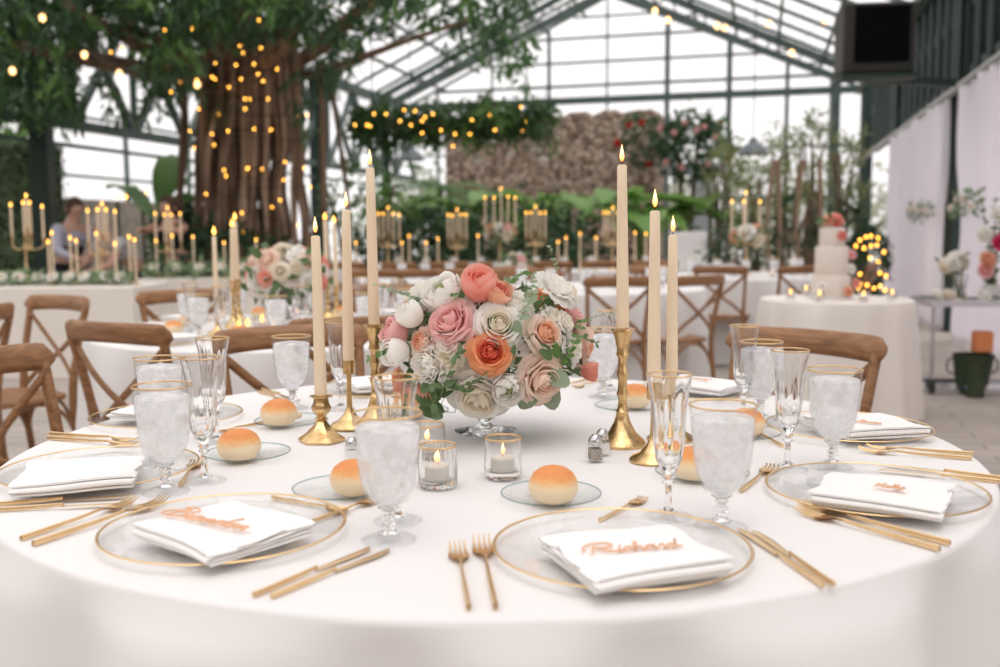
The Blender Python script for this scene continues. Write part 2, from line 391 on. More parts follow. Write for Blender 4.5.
# lattice trusses across the nave
def truss(T, name):
    m = MB(); dz = .42
    for s0, sgn in ((SL, 1), (SR_, -1)):
        a0, a1 = bw(s0, T, ZE-.1), bw(SM, T, ZR-.12); b0, b1 = bw(s0+sgn*.5, T, ZE-.15), bw(SM, T, ZR-.12-dz)
        m.bar(a0, a1, .14, .12); m.bar(b0, b1, .16, .14)
        for k in range(1, 8):
            f = k/8; g = (k+.5)/8; m.bar(a0.lerp(a1, f), b0.lerp(b1, min(g, 1)), .035); m.bar(a0.lerp(a1, min(f+.12, 1)), b0.lerp(b1, g), .035)
    m.build(name, 'greenlight', smooth=False, kind='structure')
truss(21.6, 'trim_2'); truss(12.4, 'trim_3'); truss(3.2, 'trim_4')
# far gable wall
gw = MB(); gw.add([bw(SL, TE, 0), bw(SR_+4, TE, 0), bw(SR_+4, TE, ZE), bw(SR_, TE, ZE), bw(SM, TE, ZR), bw(SL, TE, ZE)], [(0, 1, 2, 3, 4, 5)]); gw.build('wall_back', 'pane', smooth=False, kind='structure')
gm = MB()
for px, y, w_ in ((667, 12, .05), (667, 33, .06), (667, 58, .06), (667, 82, .07), (667, 97, .16), (667, 150, .05), (667, 200, .06)):
    s_, z_ = on_t(px, y, TE-.1)
    f = max(0, min(1, (z_-ZE)/(ZR-ZE))); gm.bar(bw(SL+(SM-SL)*f, TE-.1, z_), bw(SR_+(SM-SR_)*f, TE-.1, z_), w_)
for px, wdt in ((385, .06), (437, .08), (492, .06), (549, .09), (607, .05), (667, .11), (729, .11), (787, .08), (835, .2)):
    s_, z_ = on_t(px, 97, TE-.12); f = (s_-SL)/(SM-SL) if s_ < SM else (SR_-s_)/(SR_-SM)
    gm.bar(bw(s_, TE-.12, 0), bw(s_, TE-.12, ZE+(ZR-ZE)*max(0, f)), wdt)
gm.build('trim_5', 'greenlight', smooth=False, kind='structure')
# left arcade: columns and lattice girder
lc = MB()
for T, w_ in ((2.6, .22), (6.5, .22), (10.4, .22), (14.3, .2), (18.3, .3), (22, .2)):
    lc.bar(bw(SL, T, 0), bw(SL, T, ZE), w_, w_)
lc.build('trim_6', 'greenmetal', smooth=False, kind='structure')
lg = MB()
lg.bar(bw(SL, -4, 2.62), bw(SL, TE, 2.62), .14, .12); lg.bar(bw(SL, -4, 4.35), bw(SL, TE, 4.35), .2, .16); lg.bar(bw(SL, -4, 2.35), bw(SL, TE, 2.35), .05, .05)
T = -2.
k = 0
while T < TE-1:
    lg.bar(bw(SL, T, 2.62), bw(SL, T+1.3, 4.35), .09); lg.bar(bw(SL, T+1.3, 2.62), bw(SL, T, 4.35), .09); lg.bar(bw(SL, T, 2.62), bw(SL, T, 4.35), .08)
    T += 1.3
lg.build('trim_7', 'greenlight', smooth=False, kind='structure')
lw = MB(); lw.add([bw(-13.5, -4, 0), bw(-13.5, TE, 0), bw(-13.5, TE, 3.6), bw(-13.5, -4, 3.6)], [(0, 1, 2, 3)])
lw.add([bw(-13.5, -4, 3.6), bw(-13.5, TE, 3.6), bw(SL, TE, 4.4), bw(SL, -4, 4.4)], [(0, 1, 2, 3)]); lw.build('wall_left', 'pane', smooth=False, kind='structure')
lm = MB()
T = -3.
while T < TE: lm.bar(bw(-13.4, T, 0), bw(-13.4, T, 3.6), .09); T += 2.4
for z_ in (1.3, 2.4, 3.6): lm.bar(bw(-13.4, -4, z_), bw(-13.4, TE, z_), .06)
lm.build('trim_8', 'greenlight', smooth=False, kind='structure')
# the low rubble bank under the left glazing
bk = MB(); bk.box(bw(-12.6, 13, .93), (1.2, 18, 1.86), rz=-YAW); bk.build('wall_left_bank', pmat('pale_rubble', rgb(.33, .28, .24), .9, col2=rgb(.2, .2, .15), scale=4, bump=.6, bscale=6), smooth=False, kind='structure')
# right wall: columns, dark lattice above the drape rail
rc = MB()
for T in (1.8, 7.1, 12.4, 17.8, 23.2): rc.bar(bw(SR_+.12, T, 0), bw(SR_+.12, T, ZE+.1),   .22, .22)
rc.build('trim_9', 'greenmetal', smooth=False, kind='structure')
rl = MB(); r2 = random.Random(3)
for z_ in (2.95, 3.75, 4.45): rl.bar(bw(SR_+.2, -4, z_), bw(SR_+.2, 22.3, z_), .14, .16)
T = -2.
while T < 22:
    rl.bar(bw(SR_+.15, T, 2.95), bw(SR_+.15, T, 4.6), .12); rl.bar(bw(SR_+.18, T, 2.95), bw(SR_+.18, T+.62, 4.45), .07); rl.bar(bw(SR_+.22, T+.62, 2.95), bw(SR_+.22, T, 4.45), .07); T += .62
T = -2.
while T < 23:
    rl.bar(bw(SR_+1.1, T, 2.8), bw(SR_+1.1, T, 4.6), .2); rl.bar(bw(SR_+1.1, T, 2.9), bw(SR_+1.1, T+.9, 4.4), .12); T += .9
rl.build('trim_10', 'greenmetal', smooth=False, kind='structure')
rw = MB(); rw.add([bw(SR_+1.3, -4, 0), bw(SR_+1.3, TE, 0), bw(SR_+1.3, TE, 5), bw(SR_+1.3, -4, 5)], [(3, 2, 1, 0)])
rw.build('wall_right', 'pane', smooth=False, kind='structure')
fw = MB(); fw.add([bw(SL-6, -5, 0), bw(SR_+3, -5, 0), bw(SR_+3, -5, 3.4), bw(SL-6, -5, 3.4)], [(3, 2, 1, 0)])  # unseen wall added behind the camera to dim and warm the skirt
fw.build('wall_front_light_block', pmat('tan_light_block', rgb(.34, .25, .17), .9, col2=rgb(.27, .19, .13), scale=2), smooth=False, kind='structure')
# grey pillars and a white service block by the far wall
pl = MB()
for px, w_ in ((701, .42), (567, .28)):
    p = at(px, 250, 19.5); pl.box((p.x, p.y, 1.25), (w_, w_, 2.5), rz=-YAW)
p = at(685, 200, 19.6); pl.bar((p.x-1.6, p.y+.4, 2.45), (p.x+.9, p.y-.2, 2.45), .3, .22)
pl.build('pillar_1', 'concrete', smooth=False, kind='structure')
# ------------------------------------------------------------------ main table
TC = Vector((-.0194, 1.853, 0)); TR = .88
def cloth_mesh(R, H, nf, seed, amp=.03, flare=.05, nphi=360, top_noise=.0012, fine=True, dents=()):
    rr = random.Random(seed); ph = [(rr.uniform(0, 2*PI), rr.uniform(.5, 1)) for _ in range(4)]
    def fold(a):
        v = math.sin(nf*a+ph[0][0]+.9*math.sin(3*a+ph[1][0]))*.6+math.sin((nf*.53)*0+round(nf*.55)*a+ph[2][0]+.7*math.sin(2*a))*.5+math.sin(round(nf*1.7)*a+ph[3][0])*.2
        return v
    m = MB(); rows = []
    for r in ([.001, .15, .3, .45, .6, .75, .88, .96, .99, 1.0] if fine else [.001, .5, .9, 1.0]):
        rows.append([(R*r*math.cos(2*PI*j/nphi), R*r*math.sin(2*PI*j/nphi), H+top_noise*math.sin(7*r+3*2*PI*j/nphi)*(r < .95)) for j in range(nphi)])
    for k in range(1, 4):
        b = k/3*PI/2; rows.append([((R+.010*math.sin(b))*math.cos(2*PI*j/nphi), (R+.010*math.sin(b))*math.sin(2*PI*j/nphi), H-.010*(1-math.cos(b))) for j in range(nphi)])
    zs = [.03, .06, .10, .15, .22, .32, .45, .60, .72, .755] if fine else [.06, .15, .3, .5, .752]
    for dz in zs:
        t = dz/H; row = []
        for j in range(nphi):
            a = 2*PI*j/nphi; rad = R+.010+flare*t+amp*(t**.5)*(fold(a)+.25)+.004
            for da, r0 in dents:      # the seats push the skirt inwards
                df = abs((a-da+PI) % (2*PI)-PI); q = max(0, min(1, (.38-df)/.12))*max(0, min(1, (H-dz-.02 < .60)*(dz-.10)/.14)); rad = rad*(1-q)+min(rad, r0)*q
            row.append((rad*math.cos(a), rad*math.sin(a), max(.004, H-dz)))
        rows.append(row)
    m.grid(rows, closed_u=True, flip=True); return m
def under_table(loc, R, label, name='round_table', H=TZ-.006):
    t = thing(name, label, 'table', loc, 0)
    m = MB(); m.lathe([(.001, H-.03), (R-.01, H-.03), (R, H-.022), (R, H-.006), (R-.006, H)], 64); m.build('tabletop', 'wood', t)
    m = MB(); m.lathe([(.05, .03), (.045, H-.03)], 16); m.build('pedestal', 'greenmetal', t)
    for k in range(4):
        a = k*PI/2+.4; m = MB(); m.tube([(0, 0, .10), (.2*math.cos(a), .2*math.sin(a), .07), (.38*math.cos(a), .38*math.sin(a), .016)], .015, 8); m.build('foot', 'greenmetal', t)
    return t
under_table((TC.x, TC.y, 0), TR-.012, 'round banquet table hidden beneath the white cloth of the main place settings')
tc_ = cloth_mesh(TR-.008, TZ, 14, 5, amp=.095, flare=.12, nphi=480, dents=[(math.radians(a_), r_-.25) for a_, r_ in ((159, 1.03), (121, .93), (43.5, .93))]).build('tablecloth', 'cloth', loc=(TC.x, TC.y, 0))
tag(tc_, 'white cloth over the large round table that carries all the name cards', 'tablecloth', 'white round tablecloths')

SEATS = {
 'A': ((-.383, 1.311), 'by the looped-B name card'),
 'B': ((.155, 1.218), 'by the wide-R name card'),
 'C': ((.588, 1.495), 'by the tall-ended short name card'),
 'D': ((.723, 1.99), 'by the cake-side chair'),
 'H': (onz(702, 389).xy, 'behind the tallest candlestick'),
 'G': (onz(378, 387).xy, 'behind the three tree-side tapers'),
 'F': (onz(167, 414).xy, 'by the crossed-back chair'),
 'E': ((-.70, 1.665), 'cut off by the photo edge'),
}
SEATS = {k: ((c[0][0]*.969, c[0][1]*.969), c[1]) for k, c in SEATS.items()}
def facing(x, y):  # rotation turning local +y to the table centre
    d = Vector((TC.x-x, TC.y-y)); return math.atan2(d.y, d.x)-PI/2

# ---- chargers
ch = thing('charger_plate', 'x', 'plate')
m = MB(); m.lathe([(.001, .001), (.11, .001), (.118, .0025), (.148, .0085), (.160, .0105), (.160, .0125), (.148, .0108), (.116, .0050), (.109, .0035), (.001, .0035)], 72); m.build('plate_body', 'clear', ch)
m = MB(); ring = [(.1636*math.cos(2*PI*j/72), .1636*math.sin(2*PI*j/72), .0162) for j in range(72)]
rows = []
for j in range(72):
    a = 2*PI*j/72; rows.append([((.1592+.0023*math.cos(b))*math.cos(a), (.1592+.0023*math.cos(b))*math.sin(a), .0117+.0012*math.sin(b)) for b in [2*PI*q/8 for q in range(8)]])
m.grid(rows, closed_u=True, closed_v=True, flip=True); m.build('gilt_rim', 'rim', ch)
CH = Kind(ch)
sp_ = MB(); sp_.lathe([(.001, .0042), (.062, .0042), (.075, .0065), (.098, .0105), (.100, .0120), (.096, .0118), (.073, .0085), (.060, .0062), (.001, .0062)], 60)
sal = sp_.build('salad_plate', 'clear'); tag(sal, 'x', 'plate'); SAL = Kind(sal)
# ---- napkins
def napkin_mesh(seed, W=.160, Lx=.172, layers=4, gap=.0046, th=.0030):
    rr = random.Random(seed); path = []
    for k in range(layers):
        z = k*gap; ins = rr.uniform(0, .008); y0, y1 = -W/2+rr.uniform(0, .006), W/2-ins
        seg = [(y0+(y1-y0)*q/8, z) for q in range(9)]
        if k % 2: seg.reverse()
        path += seg
        if k < layers-1:
            ye = seg[-1][0]; s = 1 if k % 2 == 0 else -1
            for q in range(1, 4): a = -PI/2+PI*q/4; path.append((ye+s*gap/2*math.cos(a)*1.2, z+gap/2+gap/2*math.sin(a)))
    n = len(path); upp = []; lo = []
    for i, (y, z) in enumerate(path):
        a, b = path[max(i-1, 0)], path[min(i+1, n-1)]; dy, dz = b[0]-a[0], b[1]-a[1]; l = math.hypot(dy, dz) or 1
        nx, nz = -dz/l*th/2, dy/l*th/2; upp.append((y+nx, z+nz)); lo.append((y-nx, z-nz))
    prof = upp+lo[::-1]; m = MB(); rows = []; nx = 14
    f1, f2 = rr.uniform(0, 6), rr.uniform(0, 6)
    for i in range(nx+1):
        x = -Lx/2+Lx*i/nx; u = i/nx
        e = 1+.10*math.sin(PI*u)
        rows.append([(x+.004*math.sin(14*y+f1)+(z/gap)*.0015*math.sin(f2+k_), y*(1+.02*math.sin(5*u+f1))+.003*math.sin(6*u+f2), (z+th/2)*e*(1+.10*math.sin(18*y+f1+3*u))) for k_, (y, z) in enumerate(prof)])
    m.grid(rows, closed_u=True)
    b = len(m.v)-(nx+1)*len(prof); q = len(prof)
    h = len(upp)
    for i0, fl in ((0, False), (nx, True)):      # stitched end faces, quad by quad
        for j in range(h-1):
            f = (b+i0*q+j, b+i0*q+j+1, b+i0*q+q-2-j, b+i0*q+q-1-j); m.f.append(f if fl else f[::-1]); m.m.append(0)
    return m
NAPT = 3*.0046+.0030
# ---- cursive name cards: strokes in units of x-height
GL = {
 'B': ([[(1.3, .2), (.6, -.1), (-.2, .3), (-.1, 1.1), (.9, 1.5), (1.9, 1.6), (2.0, 2.2), (1.0, 2.6), (.2, 2.2)], [(1.0, 2.2), (.9, 1.0), (.8, 0)], [(.95, 1.3), (1.9, 1.1), (1.9, .2), (.9, -.1), (1.5, .1), (2.2, .3)]], 2.3),
 'R': ([[(-.5, .9), (-.6, 1.7), (.2, 2.5), (1.6, 2.7), (2.5, 2.2), (2.3, 1.5), (1.2, 1.1), (.6, 1.2)], [(.7, 2.3), (.4, 1.1), (.2, 0)], [(1.1, 1.15), (1.9, .2), (2.6, 0), (3.0, .25)]], 2.9),
 'K': ([[(.3, 2.6), (.2, 1.2), (0, 0)], [(1.7, 2.6), (.9, 1.5), (.2, 1.2), (1.0, .8), (1.6, .1), (2.0, .2)]], 2.0),
 'S': ([[(1.7, 2.3), (1.0, 2.7), (.4, 2.1), (1.2, 1.4), (1.5, .6), (.7, -.1), (-.1, .5)], [(1.3, .4), (1.9, .2)]], 1.9),
 'J': ([[(.2, 2.3), (1.2, 2.7), (1.9, 2.4)], [(1.3, 2.6), (1.1, 1.0), (.7, -.9), (.0, -.8), (.9, .1), (1.8, .2)]], 1.8),
 'a': ([[(1.0, .9), (.4, 1.0), (0, .5), (.4, 0), (.9, .4), (1.0, .95), (1.0, .2), (1.4, .15)]], 1.35),
 'b': ([[(0, .2), (.5, 1.6), (.6, 2.3), (.2, 2.2), (.15, .4), (.6, 0), (1.0, .5), (.6, .9), (1.3, .8)]], 1.25),
 'c': ([[(.9, .8), (.4, 1.0), (0, .5), (.4, 0), (1.1, .3)]], 1.05),
 'd': ([[(1.0, .9), (.4, 1.0), (0, .5), (.4, 0), (.9, .5), (1.2, 2.3), (1.0, .3), (1.5, .15)]], 1.4),
 'e': ([[(0, .3), (.6, .6), (.6, 1.0), (.2, .9), (.1, .3), (.5, 0), (1.1, .3)]], 1.05),
 'h': ([[(0, .2), (.5, 1.6), (.5, 2.3), (.2, 2.0), (.15, 0), (.5, .9), (.9, .8), (.9, .1), (1.3, .2)]], 1.25),
 'i': ([[(0, .2), (.3, .9), (.3, .1), (.7, .2)], [(.35, 1.45), (.42, 1.5)]], .65),
 'l': ([[(0, .2), (.5, 1.5), (.5, 2.3), (.2, 2.1), (.2, .2), (.7, .1)]], .65),
 'm': ([[(0, .2), (.2, .9), (.2, 0), (.5, .9), (.7, .8), (.7, 0), (1.0, .9), (1.3, .8), (1.3, .1), (1.7, .2)]], 1.6),
 'n': ([[(0, .2), (.2, .9), (.2, 0), (.6, .9), (.9, .8), (.9, .1), (1.3, .2)]], 1.25),
 'o': ([[(.5, .95), (0, .5), (.4, 0), (.9, .4), (.6, .95), (1.2, .85)]], 1.15),
 'r': ([[(0, .2), (.3, 1.0), (.7, .85), (.6, .1), (1.0, .2)]], .95),
 's': ([[(0, .2), (.5, 1.0), (.7, .3), (.2, 0), (1.0, .2)]], .95),
 'u': ([[(0, .8), (.1, .1), (.5, 0), (.9, .8), (.9, .1), (1.3, .2)]], 1.25),
 'y': ([[(0, .8), (.1, .2), (.5, 0), (.9, .8), (.8, -.9), (.3, -.9), (.9, .1), (1.3, .2)]], 1.25),
}
def card_mesh(word, xh=.0100):
    m = MB(); x = 0
    wd = sum(GL[c][1] for c in word)*xh
    for c in word:
        for st in GL[c][0]:
            P = catmull([((x+p[0])*xh-wd/2+.18*p[1]*xh, (p[1]-.8)*xh, .0018) for p in st], 5)
            m.tube(P, .0014, 6, cap=True)
        x += GL[c][1]
    return m
CARDS = {'A': ('Brandon', 'wood-coloured script name card beginning with a looped B on its napkin', -.35), 'B': ('Richard', 'wood-coloured script name card beginning with a wide R on its napkin', .05),
         'C': ('Kelly', 'wood-coloured script name card with a tall last stroke on its napkin', .3), 'D': ('Susan', 'low flat wood-coloured name card on the napkin before the cake-side chair', -.1), 'G': ('James', 'wood-coloured name card on the napkin behind the left-hand tapers', .1),
         'H': ('Sarah', 'pale wood name card on the napkin behind the tallest candlestick', 0)}
for i, (k, (c, where)) in enumerate(SEATS.items()):
    x, y = c; rz = facing(x, y)
    CH.put((x, y, TZ+.0015), rz, f'clear glass charger with a gilt rim {where}', 'gilt-rimmed chargers')
    s = SAL.put((x, y, TZ+.0015), rz, f'small clear plate stacked on the gilt-rimmed charger {where}', 'clear salad plates'); 
    NP = {'A': ((128, 530), (205, 560), (224, 524)), 'B': ((600, 587), (723, 568), (633, 549)), 'C': ((806, 494), (945, 513), (884, 489)), 'D': ((838, 435), (914, 431), (866, 422)), 'E': ((15, 488), (147, 478), (80, 470))}
    if k in NP:
        a_, b_, c_ = NP[k]; a_, b_, c_ = onz(*a_, TZ+.015), onz(*b_, TZ+.015), onz(*c_, TZ+.030); nrz = math.atan2(b_.y-a_.y, b_.x-a_.x); nx_, ny_ = c_.x, c_.y
    else: nrz, nx_, ny_ = rz+.1, x, y
    n = napkin_mesh(i).build('folded_napkin', 'napkin', loc=(nx_, ny_, TZ+.0138)); n.rotation_euler = (0, 0, nrz)
    tag(n, f'folded white napkin on the charger {where}', 'napkin', 'folded napkins')
    CP = {'A': ((168, 512), (250, 529)), 'B': ((588, 552), (678, 545)), 'C': ((872, 486), (908, 489)), 'D': ((850, 421), (888, 425))}
    if k in CARDS:
        wd, lab, dr = CARDS[k]; zc = TZ+.0138+NAPT*1.1+.0035; crz, cx_, cy_ = nrz, nx_, ny_
        if k in CP: a_, b_ = onz(*CP[k][0], zc), onz(*CP[k][1], zc); crz = math.atan2(b_.y-a_.y, b_.x-a_.x); cx_, cy_ = (a_.x+b_.x)/2, (a_.y+b_.y)/2
        o = card_mesh(wd, (b_-a_).length/(sum(GL[c][1] for c in wd)) if k in 'AB' else .0072).build('name_card', 'cardwood', loc=(cx_, cy_, zc)); o.rotation_euler = (0, 0, crz)
        tag(o, lab, 'name card', 'script name cards')

# ---- glasses
def rib12(n, d, k0, k1):
    return lambda k, a: 1+(d*math.cos(n*a) if k0 <= k <= k1 else 0)
gob = thing('water_goblet', 'x', 'glass')
outer = [(.036, 0), (.0368, .0015), (.030, .004), (.014, .009), (.0075, .014), (.0065, .018), (.0100, .021), (.0065, .0245), (.0105, .028), (.0065, .032), (.0095, .0355), (.0075, .039), (.014, .044), (.025, .053), (.0335, .068), (.0385, .088), (.0410, .112), (.0430, .140), (.0455, .168)]
inner = [(.0442, .168), (.0416, .140), (.0394, .112), (.0366, .088), (.0315, .069), (.023, .0555), (.012, .048), (.001, .046)]
m = MB(); m.lathe([(.001, .0095)]+[(.0142, .0095)]+outer[4:13]+[(.001, .0435)], 40); m.build('stem', 'crystal', gob)
m = MB(); m.lathe(outer[:4]+[(.001, .0092)], 48); m.build('foot', 'bowlglass', gob)
m = MB(); m.lathe([(.006, .0440)]+outer[13:]+inner, 56); m.build('goblet_bowl', 'bowlglass', gob)
rows = []
def rim_ring(r, z, t=.0012, n=56):
    m = MB(); rows = []
    for j in range(n):
        a = 2*PI*j/n; rows.append([((r+t*math.cos(b))*math.cos(a), (r+t*math.cos(b))*math.sin(a), z+t*1.2*math.sin(b)) for b in [2*PI*q/8 for q in range(8)]])
    return m.grid(rows, closed_u=True, closed_v=True, flip=True)
rim_ring(.0449, .1682, .0012).build('gilt_rim', 'rim', gob)
m = MB(); m.lathe([(.001, .0475), (.011, .0490), (.022, .0565), (.0305, .070), (.0356, .0885), (.0384, .112), (.0402, .135), (.0412, .150), (.038, .153), (.025, .1545), (.012, .1565), (.001, .155)], 40, rib=lambda k, a: 1+(.01*math.sin(5*a+k)+.008*math.sin(9*a-2*k) if k > 7 else 0)); m.build('ice_water', 'ice', gob)
GOB = Kind(gob)
flu = thing('champagne_flute', 'x', 'glass')
outer = [(.034, 0), (.0348, .0015), (.028, .004), (.012, .008), (.0055, .014), (.0048, .030), (.0052, .046), (.0085, .050), (.0055, .054), (.0095, .058), (.0065, .0625), (.012, .070), (.0185, .084), (.0215, .102), (.0225, .125), (.0240, .150), (.0268, .176), (.0322, .203)]
inner = [(.0312, .203), (.0257, .176), (.0229, .150), (.0213, .125), (.0200, .103), (.0165, .087), (.009, .077), (.001, .074)]
m = MB(); m.lathe([(.001, .0085), (.0118, .0085)]+outer[4:]+inner, 60, rib=rib12(10, .022, 9, 13)); m.build('flute_glass', 'crystal', flu)
m = MB(); m.lathe(outer[:3]+[(.0125, .0080), (.001, .0082)], 48); m.build('foot', 'bowlglass', flu)
rim_ring(.0317, .2032, .0010).build('gilt_rim', 'rim', flu)
FLU = Kind(flu)
gl = [('A', 389, 541, 398, 522), ('E', 166, 493, 205, 482), ('F', 162, 446, 216, 443), ('G', 293, 409, 341, 410), ('H', 603, 398, 610, 395), ('D', 760, 420, 743, 421), ('C', 832, 468, 787, 470), ('B', 721, 528, 668, 518)]
DESC = {'A': 'standing in front of the ribbed votive', 'E': 'largest of the three near the roll and butter', 'F': 'behind the nearer goblet, at the crossed-back chair', 'G': 'behind the low ornate candlestick',
        'H': 'behind the bouquet beside the tall candlestick', 'D': 'between two empty flutes', 'C': 'at the table edge before the brown chair rail', 'B': 'in front of the bent-over bread roll'}
for k, gx, gy, fx, fy in gl:
    p = onz(gx, gy); q = onz(fx, fy)
    GOB.put((p.x, p.y, TZ+.0015), rnd.uniform(0, 6), f'gilt-rimmed goblet of ice water {SEATS[k][1]}', 'ice water goblets')
    if k == 'H': q = p+Vector((.03, .12, 0))
    FLU.put((q.x, q.y, TZ+.0015), rnd.uniform(0, 6), f'empty gilt-rimmed champagne flute {SEATS[k][1]}', 'empty champagne flutes')

# ---- rolls, butter, bread plates
bp = MB(); bp.lathe([(.001, .0012), (.045, .0012), (.060, .004), (.0745, .0095), (.0755, .0115), (.073, .0112), (.058, .0065), (.044, .0038), (.001, .0038)], 56)
bpt = thing('bread_plate', 'x', 'plate'); bp.build('plate_body', 'rollglass', bpt); rim_ring(.0752, .0105, .0013).build('plate_edge', 'plateedge', bpt); BP = Kind(bpt)
rm = MB(); rm.lathe([(.001, 0), (.020, .0005), (.029, .005), (.0355, .015), (.0375, .023), (.0358, .033), (.0300, .0430), (.020, .0500), (.010, .0530), (.001, .0540)], 32, rib=lambda k, a: 1+.015*math.sin(2*a+k*.2)+.01*math.sin(3*a))
RM = Kind(tag(rm.build('bread_roll', 'roll'), 'x', 'bread'))
bt = MB(); bt.lathe([(.001, 0), (.008, .001), (.012, .005), (.0125, .009), (.0095, .014), (.004, .017), (.001, .0175)], 24, rib=lambda k, a: 1+.07*math.cos(8*a+.4*k))
BT = Kind(tag(bt.build('butter_ball', 'butter'), 'x', 'butter'))
rolls = [('E', 240, 462, 248, 458, 268, 449), ('F', 280, 427, 291, 425, 303, 421), ('G', 410, 419, 415, 415, 400, 414), ('A', 355, 496, 342, 494, 372, 487), ('B', 553, 504, 551, 500, 522, 488), ('H', 635, 409, 628, 410, 620, 404), ('D', 745, 437, 742, 437, 735, 430), ('C', 694, 481, 702, 478, 675, 472)]
for k, rx, ry, px, py, bx, by in rolls:
    P = onz(px, py); R_ = onz(rx, ry); B = onz(bx, by)
    BP.put((P.x, P.y, TZ+.0015), 0, f'clear glass bread plate under a roll {SEATS[k][1]}', 'clear bread plates')
    d = (R_-P); d.z = 0
    if d.length > .030: R_ = P+d.normalized()*.030
    RM.put((R_.x, R_.y-.006, TZ+.0055), rnd.uniform(0, 6), f'round golden-topped bread roll {SEATS[k][1]}', 'bread rolls', scale=rnd.uniform(.97, 1.03))
    d = (B-R_); d.z = 0
    B = R_+d.normalized()*.052
    BT.put((B.x, B.y, TZ+.0085), rnd.uniform(0, 6), f'pale butter ball beside the bread roll {SEATS[k][1]}', 'butter balls')

# ---- cutlery: built along +x from the handle end
def handle(m, l, w0=.0042, w1=.0030, z=.0035):
    m.tube([(0, 0, z+.0005), (.004, 0, z), (l*.3, 0, z), (l*.75, 0, z+.001), (l, 0, z+.003)], [w0*.9, w0, w0*.95, w1, w1*.75], 8, sy=.7, up=(0, 1, 0))
def fork(l=.205):
    m = MB(); hl = l*.66; handle(m, hl)
    rows = []
    for k, (u, w_, z) in enumerate([(0, .0026, .0065), (.012, .004, .0055), (.022, .010, .0035), (.032, .0125, .0028), (.040, .0127, .0032)]):
        rows.append([(hl+u-.003, v*w_, z+.0012*(abs(v)**2)) for v in (-1, -.5, 0, .5, 1)])
    m.grid(rows); m.grid([[(x, y, z-.0014) for x, y, z in r] for r in rows], flip=True)
    for q in range(4):
        y = (-.0095, -.0032, .0032, .0095)[q]; x0 = hl+.036; m.tube([(x0-.004, y*1.03, .0030), (x0+.010, y, .0030), (x0+.022, y*.95, .0050), (l, y*.92, .0100)], [.0019, .0017, .0014, .0007], 6)
    return m
def knife(l=.235):
    m = MB(); hl = l*.5; handle(m, hl, .0044, .0040)
    rows = []
    for u, a, b in [(0, -.0035, .0035), (.02, -.0055, .0040), (.06, -.0085, .0045), (.09, -.009, .0045), (l-hl-.006, -.006, .0045), (l-hl, .001, .0040)]:
        rows.append([(hl+u-.004, a, .0030), (hl+u-.004, (a+b)/2, .0045), (hl+u-.004, b, .0030), (hl+u-.004, (a+b)/2, .0018)])
    m.grid(rows, closed_u=True); return m
def spoon(l=.175):
    m = MB(); hl = l*.74; handle(m, hl)
    rows = []
    for k in range(9):
        u = k/8; w_ = .0155*math.sin(PI*min(max(u, .06), .985))**.6; x = hl-.003+u*(l-hl)
        rows.append([(x, v*w_, .0062-.0045*(1-v*v)*math.sin(PI*u)) for v in (-1, -.6, -.2, .2, .6, 1)])
    m.grid(rows); m.grid([[(x, y, z-.0012) for x, y, z in r] for r in rows], flip=True)
    return m
CUT = {}
for nm, f, l, cat in (('dinner_fork', fork, .205, 'fork'), ('dinner_knife', knife, .235, 'knife'), ('dessert_fork', fork, .155, 'fork'), ('dessert_spoon', spoon, .175, 'spoon')):
    CUT[nm] = (Kind(tag(f(l).build(nm, 'gold'), 'x', cat)), l)
def cutlery(nm, a, b, label, group=None, dz=0):
    K, l = CUT[nm]; a, b = onz(*a), onz(*b); d = b-a
    sc = max(.85, min(1.12, d.length/l)); mid = (a+b)/2; st = mid-d.normalized()*(l*sc/2)
    K.put((st.x, st.y, TZ+.0015+dz), math.atan2(d.y, d.x), label, group, scale=sc)
def pair(nm, e, k, what):
    for a, b in e: cutlery(nm, a, b, f'one of two gold {what} laid side by side {SEATS[k][1]}', f'{what} {SEATS[k][1]}')
pair('dinner_fork', [((21, 542), (135, 503)), ((32, 548), (166, 503))], 'A', 'dinner forks')
pair('dinner_knife', [((255, 598), (371, 550)), ((274, 599), (390, 552))], 'A', 'knives')
pair('dinner_fork', [((469, 612), (457, 549)), ((496, 612), (481, 543))], 'B', 'dinner forks')
pair('dinner_knife', [((823, 589), (738, 531)), ((834, 588), (752, 533))], 'B', 'knives')
pair('dinner_fork', [((940, 553), (797, 513)), ((950, 547), (800, 508))], 'C', 'dinner forks')
pair('dinner_knife', [((998, 484), (888, 473)), ((998, 480), (892, 468))], 'C', 'knives')
pair('dinner_fork', [((972, 461), (858, 452)), ((974, 456), (866, 449))], 'D', 'dinner forks')
pair('dinner_knife', [((-8, 513), (134, 505)), ((-8, 507), (132, 498))], 'E', 'knives')
pair('dinner_fork', [((48, 440), (138, 448)), ((50, 436), (140, 443))], 'E', 'dinner forks')
pair('dinner_knife', [((262, 391), (300, 402)), ((258, 393), (292, 404))], 'F', 'knives')
pair('dinner_fork', [((586, 381), (560, 388)), ((602, 381), (575, 389))], 'H', 'dinner forks')
cutlery('dessert_spoon', (272, 500), (349, 515), 'gold dessert spoon above the charger '+SEATS['A'][1], 'dessert cutlery')
cutlery('dessert_fork', (318, 522), (372, 503), 'gold dessert fork reaching past the charger '+SEATS['A'][1], 'dessert cutlery')
cutlery('dessert_fork', (604, 521), (638, 504), 'gold dessert fork above the charger '+SEATS['B'][1], 'dessert cutlery')
cutlery('dessert_fork', (735, 498), (776, 467), 'gold dessert fork lying clear of the charger '+SEATS['C'][1], 'dessert cutlery')
cutlery('dessert_spoon', (783, 448), (752, 432), 'gold dessert spoon behind the flute '+SEATS['D'][1], 'dessert cutlery')
cutlery('dessert_fork', (180, 488), (196, 465), 'gold dessert fork behind the flute foot '+SEATS['E'][1], 'dessert cutlery')
